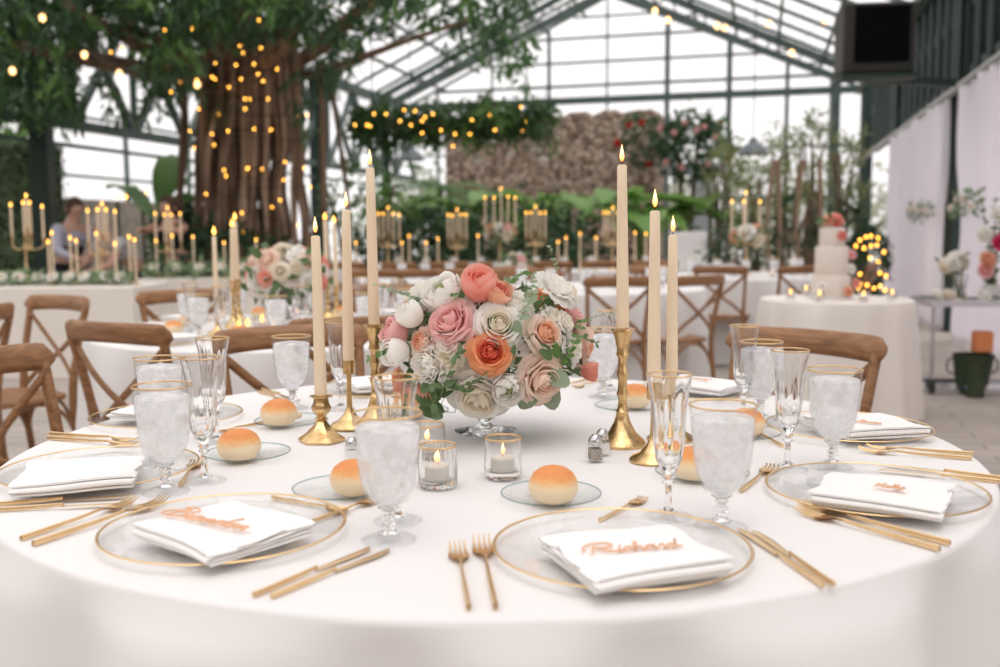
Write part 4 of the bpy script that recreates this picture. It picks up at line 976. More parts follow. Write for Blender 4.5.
# head table on the tree side
xa, xb = at(-150, 280, 8.05).x, at(138, 280, 8.05).x
long_cover(xa, xb, 7.9, 8.7, TZ, 3, 'cream cloth over the long head table under three candelabra'); long_table(xa, xb, 7.9, 8.7, TZ-.006, 'long head table with the greenery garland')
xc, xd = at(141, 280, 9.4).x, at(262, 280, 9.4).x
long_cover(xc, xd, 9.3, 10.0, TZ, 4, 'cream cloth over the garlanded table end under the lit tree'); long_table(xc, xd, 9.3, 10.0, TZ-.006, 'long table at the foot of the lit tree')
xe, xf = at(322, 270, 10.8).x, at(668, 270, 10.8).x
long_cover(xe, xf, 10.6, 11.5, TZ, 5, 'white cloth over the long table in front of the stone wall', mat='cloth'); long_table(xe, xf, 10.6, 11.5, TZ-.006, 'long table in front of the stone wall')
for k in range(7):
    CHR.put((xe+.35+k*(xf-xe-.6)/6, 10.35, 0), PI+rnd.uniform(-.1, .1), ['first', 'second', 'third', 'fourth', 'fifth', 'sixth', 'seventh'][k]+' chair from the tree along the long table before the stone wall', 'chairs along the long table')
# a second long table nearer, behind table two
xg, xh = at(355, 270, 8.6).x, at(545, 270, 8.6).x
long_cover(xg, xh, 8.4, 9.2, TZ, 6, 'white cloth over the long table just beyond the bouquet', mat='cloth'); long_table(xg, xh, 8.4, 9.2, TZ-.006, 'long table just beyond the bouquet')
for k in range(4): CHR.put((xg+.25+k*(xh-xg-.4)/3, 8.12, 0), PI+rnd.uniform(-.1, .1), ['first', 'second', 'third', 'fourth'][k]+' chair from the tree along the table just beyond the bouquet', 'chairs just beyond the bouquet')
# ------------------------------------------------------------------ settings on the second round table
ORD = ['first', 'second', 'third', 'fourth', 'fifth', 'sixth', 'seventh', 'eighth', 'ninth', 'tenth', 'eleventh', 'twelfth', 'thirteenth', 'fourteenth', 'fifteenth', 'sixteenth', 'seventeenth', 'eighteenth']
def pxof(v):
    v = Vector(v)-Vector((0, 0, CAMZ)); return 500+FPX*v.dot(CX)/v.dot(_F), 333.5+FPX*v.dot(CD)/v.dot(_F)
def in_order(specs, f):      # specs: (x, y, ...) sorted as they stand from the tree towards the drapes
    for i, s in enumerate(sorted(specs, key=lambda s: pxof((s[0], s[1], TZ))[0])): f(s, ORD[i])
def simple_table(T, R, ang0, n, where, seed, goblets=True):
    rr = random.Random(seed); A = [ang0+2*PI*k/n for k in range(n)]
    P = lambda a, r, o=0: (T[0]+r*math.cos(a)+o*math.sin(a), T[1]+r*math.sin(a)-o*math.cos(a), a)
    in_order([P(a, R-.19) for a in A], lambda s, o: CH.put((s[0], s[1], TZ+.0015), s[2]+PI/2, f'{o} gilt-rimmed charger from the tree side on {where}', 'chargers on '+where))
    nm = napkin_mesh(50+seed); nb = Kind(nm.build('folded_napkin', 'napkin')); tag(nb.p, 'x', 'napkin')
    in_order([P(a, R-.17) for a in A], lambda s, o: nb.put((s[0], s[1], TZ+.0138), s[2]+PI/2, f'{o} folded napkin from the tree side on {where}', 'napkins on '+where))
    in_order([P(a, R-.40, .10) for a in A], lambda s, o: GOB.put((s[0], s[1], TZ+.0015), 0, f'{o} ice water goblet from the tree side on {where}', 'goblets on '+where))
    in_order([P(a, R-.42, .0) for a in A], lambda s, o: FLU.put((s[0], s[1], TZ+.0015), 0, f'{o} empty flute from the tree side on {where}', 'flutes on '+where))
    ro = [P(a, R-.36, -.16) for a in A]
    in_order(ro, lambda s, o: (BP.put((s[0], s[1], TZ+.0015), 0, f'{o} bread plate from the tree side on {where}', 'bread plates on '+where), RM.put((s[0], s[1], TZ+.0070), s[2], f'{o} golden bread roll from the tree side on {where}', 'rolls on '+where, scale=1.02)))
simple_table(T2, .86, .25, 8, 'the second round table', 1)

def mini_bloom_set(parent, C, rad, n, seed, cols, R=(.03, .05), leaves=120, squash=.8, mat='olive'):
    rr = random.Random(seed); C = Vector(C)
    for k in range(n):
        z = rr.uniform(-.45, .95); a = 2*PI*k/n*2.4+rr.uniform(-.2, .2); q = math.sqrt(max(0, 1-z*z)); d = Vector((q*math.cos(a), q*math.sin(a), z))
        r_ = rr.uniform(*R); kd = rr.choice(['rose', 'lisianthus', 'rose', 'peony']); c = rr.choice(cols)
        m = bloom(kd, r_, seed*50+k, 4, 3); oriented(m, C+Vector((d.x*rad, d.y*rad, d.z*rad*squash))-d*r_*.6, d, k); m.build({'rose': 'rose', 'lisianthus': 'lisianthus', 'peony': 'peony'}[kd], [c, c], parent)
    m = MB()
    for k in range(leaves):
        d = Vector((rr.gauss(0, 1), rr.gauss(0, 1), rr.gauss(0, .8))).normalized(); q = rr.uniform(.55, 1.15)
        leaf(m, C+Vector((d.x*rad*q, d.y*rad*q, d.z*rad*squash*q)), d+Vector((rr.uniform(-1, 1), rr.uniform(-1, 1), rr.uniform(-.6, .6))), d, rr.uniform(.05, .08), rr.uniform(.025, .04), 'oval')
    m.build('bouquet_leaves', mat, parent)
p = onz(300, 322); p = Vector((p.x, 4.25, TZ))
fb = thing('flower_centrepiece', 'blurred bouquet of white, coral and pink blooms on the second round table', 'flower arrangement', (p.x, p.y, TZ+.0015))
m = MB(); m.lathe([(.06, 0), (.02, .01), (.018, .035), (.08, .07), (.095, .10), (.088, .10), (.001, .05)], 24); m.build('footed_bowl', 'crystal', fb)
mini_bloom_set(fb, (0, 0, .22), .165, 34, 8, ['p_white', 'p_cream', 'p_white', 'p_coral', 'p_pink', 'p_white', 'p_white', 'p_blush'], R=(.03, .05), leaves=70)

def tall_candle(bx, by, ty, fx, fy, Y, kind, l1, l2, grp, r=.011):
    b = at(bx, by, Y); b.z = TZ
    H = at(bx, ty, Y).z-TZ
    m = MB(); m.lathe(stick_profile(kind, H), 16); o = m.build('candlestick', 'brass', loc=(b.x, b.y, TZ+.001)); tag(o, l1, 'candlestick', grp)
    tp = at(fx, fy, Y); hh = tp.z-(TZ+H)
    taper(hh, r, r*.8, label=l2, group='tapers of '+grp, loc=(b.x, b.y, TZ+H+.0005), lean=(0, math.atan2(tp.x-b.x, hh)), flmat='farflame', n=12, fl=.034, fr=.008)
for i, (bx, ty, fx, fy, Y) in enumerate([(217, 298, 214, 236, 3.95), (234, 282, 232, 228, 4.25), (239, 280, 235, 221, 4.45), (328, 283, 325, 221, 4.55), (337, 286, 334, 224, 4.75)]):
    tall_candle(bx, 318, ty, fx, fy, Y, 'bamboo' if i != 0 else 'thin', ORD[i]+' brass candlestick from the tree side on the second round table', ORD[i]+' tall taper from the tree side on the second round table', 'candlesticks of the second round table')
def small_votive(x, y, z, label, grp, K=[None]):
    if K[0] is None:
        t = thing('votive_holder', 'x', 'candle holder')
        m = MB(); m.lathe([(.022, 0), (.0285, .001), (.030, .065), (.0285, .065), (.027, .012), (.001, .010)], 20); m.build('glass_cup', 'crystal', t)
        m = MB(); m.lathe([(.02, .0125), (.0205, .034), (.001, .034)], 12); m.build('wax_candle', 'wax', t)
        m = MB(); m.lathe([(.0005, .036), (.006, .044), (.0065, .052), (.0005, .070)], 8); m.build('flame', 'farflame', t); K[0] = Kind(t)
    K[0].put((x, y, z+.0015), 0, label, grp)
for i, (px, Y) in enumerate([(239, 3.85), (248, 3.9), (262, 4.1), (273, 3.8), (345, 4.3)]):
    q = at(px, 320, Y); small_votive(q.x, Y, TZ, ORD[i]+' small lit votive from the tree side on the second round table', 'votives on the second round table')

# ------------------------------------------------------------------ candelabra
def candelabra(px, base_py, flames, Y, where, grp, flowers=False, r=.0105, wlen=.24, H=TZ):
    c = at(px, base_py, Y); c.z = H; s = Y/FPX
    t = thing('candelabra', f'gold five-armed candelabra {where}' if not flowers else f'gold stand with raised blooms and tapers {where}', 'candelabra', (c.x, c.y, c.z+.001), 0, grp)
    tops = []
    for i, (fx, fy, dy) in enumerate(flames):
        q = at(fx, fy, Y+dy); tops.append(Vector((q.x-c.x, dy, q.z-c.z-.02)))
    cup = [v-Vector((0, 0, wlen)) for v in tops]; zmin = min(v.z for v in cup)
    hub = max(.06, zmin-.07); m = MB()
    m.lathe([(.062, 0), (.064, .006), (.045, .014), (.020, .025), (.012, .045), (.016, .055), (.010, .07), (.013, hub*.5), (.009, hub*.55), (.010, hub*.9), (.018, hub), (.012, hub+.02), (.001, hub+.03)], 16); m.build('column', 'gold', t)
    for v in cup:
        m = MB()
        m.tube(catmull([(0, 0, hub), (v.x*.45, v.y*.45, hub-.03), (v.x*.95, v.y*.95, hub-.005), (v.x, v.y, v.z-.02)], 5), .006, 8)
        m.lathe([(.004, -.022), (.012, -.012), (.008, -.004), (.020, -.002), (.020, .001), (.001, .001)], 12, o=tuple(v)); m.build('arm', 'gold', t)
    if flowers: mini_bloom_set(t, (0, 0, hub+.03), .15, 14, int(px), ['p_white', 'p_cream', 'p_white', 'p_peach', 'p_pink'], R=(.045, .07), leaves=110, squash=.75)
    w = sorted(range(len(cup)), key=lambda i: cup[i].x)
    for n_, i in enumerate(w):
        v = cup[i]; taper(wlen, r, r*.85, label=f'{ORD[n_]} taper from the tree side on the candelabra {where}', group='tapers of the candelabra '+where, loc=(c.x+v.x, c.y+v.y, c.z+v.z+.003), flmat='farflame', n=8, fl=.036, fr=.010)
GC = 'gold candelabra'
candelabra(27, 276, [(10.5, 205, 0), (23, 203, -.09), (26, 196, 0), (29.5, 203, .09), (42, 207, 0)], 8.3, 'in front of the ivy wall', GC)
candelabra(102, 276, [(87.5, 211, 0), (97.5, 210, -.09), (102, 204, 0), (106, 210, .09), (115, 212, 0)], 8.3, 'between the bowing people', GC)
candelabra(168, 270, [(155, 214, 0), (164.5, 215, -.09), (167.5, 208, 0), (171, 215, .09), (180, 214, 0)], 9.6, 'nearest the tree trunk', GC)
candelabra(388, 262, [(378, 214, 0), (383, 214, -.1), (388, 208, 0), (393, 214, .1), (399, 215, 0)], 11, 'under the leafy beam', GC)
candelabra(457, 262, [(448, 215, 0), (452.5, 216, -.1), (457, 210, 0), (461, 215, .1), (466, 215, 0)], 11, 'before the stone wall', GC)
candelabra(535, 262, [(526, 213, 0), (531, 213, -.1), (535.5, 207, 0), (540, 213, .1), (545, 213, 0)], 11, 'beside the grey pillar', GC)
candelabra(612, 262, [(604, 213, 0), (608, 213, -.1), (613, 208, 0), (618, 213, .1), (622, 213, 0)], 11, 'behind the tallest taper', GC)
candelabra(500, 262, [(485, 198, 0), (494, 198, -.1), (501, 189, 0), (508, 197, .1), (515, 198, 0)], 10.85, 'at the middle of the long table', GC, flowers=True, wlen=.34)
candelabra(746, 277, [(732, 202, 0), (744, 202, -.15), (746, 193, .0), (760, 202, 0)], 9.4, 'on the far round table', GC, flowers=True, wlen=.28)
def single(px, fy, Y, label, grp, base=TZ, h=None):
    q = at(px, fy, Y); c = Vector((q.x, Y, base)); hh = q.z-.02-base-.035
    m = MB(); m.lathe([(.035, 0), (.036, .004), (.012, .012), (.010, .022), (.016, .030), (.016, .034), (.001, .034)], 12); o = m.build('candle_holder', 'gold', loc=(c.x, c.y, base+.001)); tag(o, label.replace('taper', 'candle holder under the taper', 1), 'candle holder', grp+' holders')
    taper(hh, .011, .009, label=label, group=grp, loc=(c.x, c.y, base+.0360), flmat='farflame', n=8, fl=.036, fr=.010)
for i, (px, fy) in enumerate([(48, 242), (51.5, 233), (70, 238), (76, 241), (96, 234), (115, 244), (129, 237), (134.5, 240)]):
    single(px, fy, 8.25-.12*(i % 2), f'{ORD[i]} short single taper from the ivy wall on the head table', 'short tapers on the head table')
for i, (px, fy) in enumerate([(156, 241), (172, 236), (193, 237), (224, 243), (256, 240)]):
    single(px, fy, 9.55, f'{ORD[i]} short single taper from the candelabra at the tree foot', 'short tapers at the tree foot')
for i, (px, fy) in enumerate([(356, 243), (402, 243), (409, 236), (426, 243), (438, 239), (478, 236), (558, 242), (566, 238), (580, 234), (596, 238), (635, 233), (646, 234)]):
    single(px, fy, 10.75, f'{ORD[i]} short single taper from the tree along the stone wall table', 'short tapers before the stone wall')
# greenery garland along the head tables
def garland(p0, p1, label, seed, blooms=10, r=.10, z=TZ):
    rr = random.Random(seed); t = thing('greenery_garland', label, 'garland', (p0.x, p0.y, z+.003)); d = p1-p0; l = d.length; d.normalize(); m = MB(); n = int(l*190)
    for k in range(n):
        u = rr.uniform(0, l); a = rr.uniform(0, PI); q = rr.uniform(.2, 1)*r; P = d*u+Vector((0, math.cos(a)*q*1.3, .012+math.sin(a)*q))
        leaf(m, P, Vector((rr.uniform(-1, 1), rr.uniform(-1, 1), rr.uniform(-.2, .8))), Vector((rr.uniform(-.5, .5), -1, 1)), rr.uniform(.05, .09), rr.uniform(.02, .04), 'oval')
    m.tube([Vector((0, 0, .012)), d*l+Vector((0, 0, .012))], .008, 6, mi=1); m.build('garland_leaves', ['ivy', 'stem'], t)
    for k in range(blooms):
        m = bloom('rose', .04, seed+k, 4, 3); oriented(m, d*(l*(k+.5)/blooms)+Vector((0, rr.uniform(-.12, 0), r*.6)), (rr.uniform(-.4, .4), -.6, .8)); m.build('white_rose', ['p_white', 'p_cream'], t)
a, b = at(-40, 276, 8.03), at(136, 276, 8.03); garland(Vector((a.x, 8.08, 0)), Vector((b.x-.05, 8.08, 0)), 'leafy garland with pale blooms along the edge of the head table', 60)
a, b = at(143, 276, 9.4), at(258, 276, 9.4); garland(Vector((a.x, 9.42, 0)), Vector((b.x, 9.42, 0)), 'dense dark garland along the table at the tree foot', 80, blooms=5, r=.16)

# place settings hinted at on the farther tables
def far_glasses(x0, x1, y, n, where, K=GOB):
    for k in range(n):
        K.put((x0+(x1-x0)*(k+.5)/n, y+.06*(k % 2), TZ+.0015), 0, f'{ORD[k]} goblet of ice water from the tree side on {where}', 'goblets on '+where)
far_glasses(xe+.1, xf-.1, 10.68, 12, 'the stone wall table'); far_glasses(xg+.1, xh-.1, 8.5, 7, 'the table just beyond the bouquet')
for k, a in enumerate([200, 235, 262, 290, 318, 345]):
    a = math.radians(a); GOB.put((T4[0]+.55*math.cos(a), T4[1]+.55*math.sin(a), TZ+.0015), 0, f'{ORD[k]} goblet from the white box side on the far round table', 'goblets on the far round table')
for k, a in enumerate([200, 235, 262, 290, 318, 345]):
    a = math.radians(a); GOB.put((T3[0]+.55*math.cos(a), T3[1]+.55*math.sin(a), TZ+.0015), 0, f'{ORD[k]} goblet from the bouquet side on the middle round table', 'goblets on the middle round table')
for k, (x, y) in enumerate([(T4[0]-.15, T4[1]-.4), (T4[0]+.22, T4[1]-.35), (T4[0]+.5, T4[1]-.45)]): small_votive(x, y, TZ, f'{ORD[k]} votive from the white box side on the far round table', 'votives on the far round table')
for k, (x, y) in enumerate([(T3[0]-.3, T3[1]-.3), (T3[0]+.15, T3[1]-.35)]): small_votive(x, y, TZ, f'{ORD[k]} votive from the bouquet side on the middle round table', 'votives on the middle round table')
mf = thing('flower_centrepiece', 'low blush and white bouquet on the table just beyond the main bouquet', 'flower arrangement', (at(512, 280, 8.7).x, 8.7, TZ+.0015))
m = MB(); m.lathe([(.07, 0), (.09, .08), (.08, .08), (.001, .01)], 20); m.build('glass_bowl', 'crystal', mf); mini_bloom_set(mf, (0, 0, .12), .15, 14, 9, ['p_white', 'p_pink', 'p_cream'], leaves=80)

# ------------------------------------------------------------------ cake
cx, cy = at(832, 300, 6.22).x, 6.25; cz = .7415
ck = thing('wedding_cake', 'four-tier ivory wedding cake dressed with coral blooms on the small round table', 'cake', (cx, cy, cz))
def tier(r, z0, z1, nm='cake_tier'):
    m = MB(); m.lathe([(r*.98, z0), (r, z0+.003), (r, z1-.008), (r-.003, z1-.002), (r-.01, z1), (.001, z1)], 40); m.build(nm, 'cake', ck)
m = MB(); m.lathe([(.15, 0), (.155, .004), (.15, .008), (.001, .008)], 32); m.build('cake_board', 'whitepaint', ck)
zz = [at(832, y, cy).z-cz for y in (297, 272, 248, 228)]
tier(.122, .008, .15); tier(.103, .1505, .335); tier(.080, .3355, .455)
mini_bloom_set(ck, (.0, 0, .49), .055, 9, 31, ['p_coral', 'p_white', 'p_peach', 'p_pink'], R=(.03, .04), leaves=22)
for k, (x, z, c) in enumerate([(.03, .40, 'p_coral'), (.11, .28, 'p_pink'), (.125, .10, 'p_coral'), (-.09, .08, 'p_white'), (.07, .05, 'p_peach'), (.10, .19, 'p_white')]):
    y = -math.sqrt(max(.0, (.075 if z > .33 else .10 if z > .17 else .127)**2-min(x, .12)**2*.7)); m = bloom('rose', .026, 70+k, 4, 3); oriented(m, (x, y, z), (x*4, -1, .2)); m.build('sugar_rose', [c, c], ck)
for i, (dx, dy) in enumerate([(-.33, -.12), (-.20, -.28), (.05, -.34), (.28, -.2), (-.1, .3)]): small_votive(TK[0]+dx, TK[1]+dy, .7415, f'{ORD[i]} votive from the chair side around the foot of the cake', 'votives around the cake')

# ------------------------------------------------------------------ florist's trolley by the drapes
tx0 = at(921, 300, 7.2); ct = thing('florist_trolley', 'steel wheeled trolley with two shelves in front of the white drapes', 'trolley', (tx0.x, 7.15, 0), -.12)
Lx, Ly, zt, zs = 1.05, .50, at(940, 302, 7.2).z, at(930, 386, 7.2).z
for z_, nm in ((zt, 'top_shelf'), (zs, 'bottom_shelf')):
    m = MB(); m.box((Lx/2, 0, z_), (Lx+.06, Ly, .025)); m.box((Lx/2, -Ly/2, z_+.01), (Lx+.06, .02, .04)); m.box((Lx/2, Ly/2, z_+.01), (Lx+.06, .02, .04)); m.build(nm, 'steel', ct, smooth=False)
for x in (0, Lx):
    for y in (-Ly/2+.02, Ly/2-.02):
        m = MB(); m.tube([(x, y, .14), (x, y, zt+.02)], .014, 10); m.build('post', 'steel', ct)
        m = MB(); m.tube([(x-.018, y, .055), (x+.018, y, .055)], .055, 20); w_ = m.build('wheel', 'rubber', ct)
        m = MB(); m.bar((x, y+.03, .14), (x, y+.03, .05), .012, .03); m.build('fork', 'steel', w_)
def tpos(x, y, z): c, s_ = math.cos(-.12), math.sin(-.12); return Vector((tx0.x+x*c-y*s_, 7.15+x*s_+y*c, z))
bk_ = tpos(.34, -.06, zs+.013+.001)
gb = thing('garden_bag', 'moss green canvas bag with side loops on the trolley shelf', 'bag', bk_); gb.scale = (.82,)*3
m = MB(); m.lathe([(.12, 0), (.14, .02), (.165, .20), (.18, .30), (.172, .30), (.158, .20), (.001, .03)], 28, rib=lambda k, a: 1+.03*math.sin(3*a+k), sx=1, sy=.8); m.build('bag_body', 'greenplastic', gb)
for s in (-1, 1): m = MB(); m.tube(catmull([(s*.155, 0, .27), (s*.22, 0, .24), (s*.22, 0, .15), (s*.15, 0, .12)], 5), .008, 6); m.build('loop_handle', 'greenplastic', gb)
q = tpos(.40, -.06, zs+.27); M['org'] = pmat('orange_cloth', rgb(.85, .30, .12), .8); M['blu'] = pmat('blue_tape', rgb(.12, .25, .5), .6)
m = MB(); m.box((0, 0, .08), (.13, .10, .16)); o = m.build('orange_package', 'org', smooth=False, loc=q); tag(o, 'orange packet poking out of the moss green bag', 'packet'); b_ = o.modifiers.new('b', 'BEVEL'); b_.width = .02; b_.segments = 3
q = tpos(.28, -.235, zs+.014); m = MB(); m.lathe([(.03, 0), (.045, .0), (.045, .035), (.03, .035), (.03, 0)], 24); o = m.build('tape_roll', 'blu', loc=q); tag(o, 'blue roll of tape in front of the moss green bag', 'tape')
q = tpos(.27, -.33, .0); m = MB(); m.lathe([(.075, .001), (.085, .01), (.055, .30), (.07, .36), (.064, .36), (.05, .3), (.001, .02)], 24); o = m.build('tall_vase', 'greenplastic', loc=(q.x, q.y, 0)); o.scale = (.75, .75, .75); tag(o, 'slender green vase standing on the floor by the trolley wheel', 'vase')
# flowers on its top shelf
q = tpos(.25, 0, zt+.0135); vz = thing('vase_of_white_blooms', 'glass vase of white blooms on the trolley top', 'flower vase', q)
m = MB(); m.lathe([(.05, 0), (.055, .01), (.04, .10), (.055, .20), (.051, .20), (.036, .10), (.001, .012)], 24); m.build('glass_vase', 'crystal', vz)
m = MB(); [m.tube([(.01*math.cos(k), .01*math.sin(k), .02), (-.04+.05*math.cos(k*2.), .05*math.sin(k*2.), .24)], .004, 5) for k in range(8)]; m.build('stems', 'stem', vz)
mini_bloom_set(vz, (-.05, 0, .27), .085, 11, 44, ['p_white', 'p_white', 'p_cream'], R=(.04, .05), leaves=12)
q = tpos(.47, 0, zt+.0135); va = thing('tall_wild_arrangement', 'tall leafy arrangement with one hot pink bloom on the trolley', 'flower arrangement', q)
m = MB(); m.lathe([(.05, 0), (.06, .02), (.06, .12), (.054, .12), (.001, .012)], 24); m.build('white_pot', 'whitepaint', va)
rr = random.Random(5)
for k in range(7):
    x, y, z = rr.uniform(-.14, .12), rr.uniform(-.1, .1), rr.uniform(.45, .85); sprig([(0, 0, .05), (x*.3, y*.3, z*.5), (x, y, z)], 'l', 14, .06, .03, k, .004, ('ivy', 'stem'), 'branch', va)
for x, z, c in ((.0, .42, 'p_hot'), (.05, .47, 'p_hot'), (-.09, .30, 'p_peach'), (-.02, .62, 'p_white'), (-.12, .48, 'p_white'), (-.10, .22, 'p_pink')): m = bloom('peony', .055, int(z*100), 4, 3); oriented(m, (x, -.08, z), (0, -1, .3)); m.build('bloom', [c, c], va)
rr = random.Random(9)
for i, x in enumerate((.04, .12, .36, .60, .8)):
    q = tpos(x, -.12, zt+.0335); t = thing('cut_flower', f'{ORD[i]} cut bloom from the cake side lying on the trolley edge', 'flower', q, rr.uniform(0, 3), 'cut blooms on the trolley')
    m = bloom('rose', .05, 200+i, 4, 3); c = ['p_white', 'p_cream', 'p_white', 'p_peach', 'p_coral'][i]; oriented(m, (0, 0, .01), (0, -.6, .8)); m.build('bloom_head', [c, c], t); m = MB(); m.tube([(0, 0, .02), (.2, .05, .005)], .004, 5); [leaf(m, (.06*k, .012*k, .012), (.5, (-1)**k, .3), (0, 0, 1), .08, .035) for k in range(3)]; m.build('stalk', 'leafmid', t)

# ------------------------------------------------------------------ white drapes and rail
rm_ = MB(); rm_.tube([bw(SR_-.04, -2, 2.74), bw(SR_-.04, 23.4, 2.74)], .045, 10); tag(rm_.build('curtain_rail', 'rail'), 'grey pipe rail running above the white drapes', 'rail')
for z_ in (2.74,):
    pass
def drape(t0, t1, label, seed, tie=None):
    rr = random.Random(seed); m = MB(); rows = []; n = 120; z1 = 2.70
    for i in range(31):
        v = i/30; z = z1*(1-v)+.02*v; row = []
        sq = 0
        if tie: sq = math.exp(-((z-tie[0])/.55)**2)*tie[1]
        for j in range(n+1):
            u = j/n; uu = u
            if tie: uu = u*(1-sq)+(1 if tie[2] > 0 else 0)*sq
            row.append(bw(SR_-.06+.045*math.sin(u*70+math.sin(u*9+seed)*2)*(.6+.4*v)+.02*math.sin(u*23+3*v), t0+(t1-t0)*uu, z))
        rows.append(row)
    m.grid(rows); o = m.build('drape', 'drape'); md = o.modifiers.new('t', 'SOLIDIFY'); md.thickness = .004; tag(o, label, 'drape', 'sheer white drapes'); return o
drape(12.3, 17.2, 'sheer white drape between the two dark columns', 1, (1.1, .05, 1)); drape(7.3, 11.4, 'sheer white drape behind the trolley, cut by the photo edge', 2, (1.2, .10, -1)); drape(1.9, 6.8, 'sheer white drape beyond the photo edge', 3)
def tieback(T0, T1, z, label, seed):
    rr = random.Random(seed); a = bw(SR_-.16, T0, z); t = thing('floral_tieback', label, 'garland', a); b = bw(SR_-.16, T1, z)-a; m = MB()
    m.tube(catmull([(0, 0, 0), b*.5+Vector((0, 0, -.06)), b], 5), .012, 6, mi=1)
    for k in range(90):
        u = rr.random(); leaf(m, b*u+Vector((rr.uniform(-.05, .05), 0, rr.uniform(-.12, .1))), (rr.uniform(-1, 1), rr.uniform(-1, 1), rr.uniform(-1, 1)), (-1, -.5, .3), rr.uniform(.05, .09), .025)
    m.build('tie_leaves', ['ivy', 'stem'], t)
    for k in range(4): m = bloom('rose', .032, seed*9+k, 4, 3); oriented(m, b*(k+.5)/4+Vector((-.05, -.05, rr.uniform(-.05, .05))), (-1, -.8, .2)); m.build('bloom', ['p_white', 'p_blush'], t)
tieback(12.5, 14.3, 1.45, 'leafy tieback with pale blooms around the drape between the columns', 3); tieback(9.9, 11.2, 1.45, 'leafy tieback on the drape behind the trolley', 4)
# loudspeaker on its bracket
q = at(880, 37, 9.4); sp = thing('loudspeaker', 'large black loudspeaker mounted high near the drape rail', 'loudspeaker', (q.x, q.y, q.z), -.12)
m = MB(); m.box((0, .22, 0), (.66, .44, .66)); b_ = m.build('cabinet', 'greyplastic', sp, smooth=False); md = b_.modifiers.new('b', 'BEVEL'); md.width = .03; md.segments = 3
m = MB(); m.box((.02, -.004, .03), (.50, .02, .52)); m.build('grille', 'blackgrille', sp, smooth=False)
m = MB(); m.box((0, .1, -.36), (.7, .3, .04)); m.bar((0, .3, -.33), (1.0, 1.0, -.30), .08); m.build('bracket', 'greenmetal', sp, smooth=False)
# ------------------------------------------------------------------ the lit banyan
M['barklight'] = pmat('banyan_aerial_root_bark', rgb(.42, .30, .22), .9, col2=rgb(.24, .16, .11), scale=3, bump=.8, bscale=12, stretch=(3, 3, .5))
def wob(a, b, n, amp, rr):
    a, b = Vector(a), Vector(b); return [a.lerp(b, k/n)+Vector((rr.uniform(-amp, amp), rr.uniform(-amp, amp), 0))*(0 < k < n) for k in range(n+1)]
rr = random.Random(12)
tree = thing('banyan_tree', 'large dark-leaved tree wound with amber fairy lights, its many trunks brown and ropy', 'tree', (0, 0, 0))
TY = 12.0
for px0, px1, r, dy in [(188, 180, .06, 0), (200, 205, .07, .4), (210, 216, .10, -.1), (222, 222, .14, .1), (234, 236, .11, -.3), (246, 238, .16, .2), (258, 256, .10, -.4), (264, 268, .13, .3), (274, 284, .14, -.1), (289, 276, .06, .3), (306, 300, .07, .3), (325, 318, .05, .1), (352, 330, .035, .4), (243, 250, .12, .6), (228, 262, .10, .5), (282, 246, .09, .6)]:
    a = at(px0, 330, TY+dy); a.z = 0; b = at(px1, 60, TY+dy*.5); P = catmull(wob(a, b, 5, .07, rr), 4)
    m = MB(); m.tube(P, [r*.82*(1.4 if i < 2 else 1)*(1+.15*math.sin(i*1.1+px0)) for i in range(len(P))], 9); m.build('aerial_root', 'bark', tree)
hubp = at(245, 40, TY+.2)
for tpx, tpy, r, Y in [(245, -50, .26, 12.2), (120, 20, .13, 11), (20, 40, .10, 10.5), (380, 0, .10, 11.5), (470, 20, .06, 11.2), (180, -20, .16, 11.3), (330, -50, .16, 12.4), (60, 0, .12, 10), (300, 20, .12, 10.6), (430, -50, .08, 12), (-60, 30, .10, 9.6)]:
    e = at(tpx, tpy, Y); P = catmull(wob(at(245+(tpx-245)*.12, 85, TY+.1), e, 4, .12, rr), 4); m = MB(); m.tube(P, [max(.03, r*(1.15-.9*i/len(P))) for i in range(len(P))], 8); m.build('branch', 'bark', tree)
for px0, px1, r in [(215, 232, .15), (240, 243, .2), (262, 255, .18), (285, 262, .14), (203, 225, .12), (300, 280, .10)]:
    P = catmull(wob(at(px0, 140, TY), at(px1, 20, TY+.2), 4, .06, rr), 4); m = MB(); m.tube(P, [r]*len(P), 9); m.build('trunk', 'bark', tree)
for k in range(15):
    px0 = 190+k*8.6+rr.uniform(-3, 3); a = at(px0, 330, TY-.55); a.z = 0; b = at(px0*.7+258*.3+rr.uniform(-6, 6), 45, TY-.3); P = catmull(wob(a, b, 6, .05, rr), 4); r = rr.uniform(.022, .05)
    m = MB(); m.tube(P, [r*(1+.2*math.sin(i*.9+k)) for i in range(len(P))], 7); m.build('aerial_root', 'barklight' if k % 2 else 'bark', tree)
class Quads:
    def __init__(s): s.v = []; s.f = []
    def leaf(s, p, d, n, l, w, droop=.3):
        o = len(s.v); d = d.normalized(); sd = d.cross(n)
        if sd.length < 1e-4: sd = Vector((1, 0, 0))
        sd.normalize(); nn = sd.cross(d)
        a = p+d*l*.45-nn*l*droop*.2; e = p+d*l*.95-nn*l*droop
        s.v += [p, a+sd*w*.5+nn*w*.12, a, a-sd*w*.5+nn*w*.12, e]; s.f += [(o, o+2, o+1), (o, o+3, o+2), (o+1, o+2, o+4), (o+2, o+3, o+4)]
    def build(s, name, mat, parent=None, **k):
        m = MB(); m.v = [tuple(v) for v in s.v]; m.f = s.f; m.m = [0]*len(s.f); return m.build(name, mat, parent, smooth=False, **k)
def rv(r): return Vector((r.gauss(0, 1), r.gauss(0, 1), r.gauss(0, 1))).normalized()
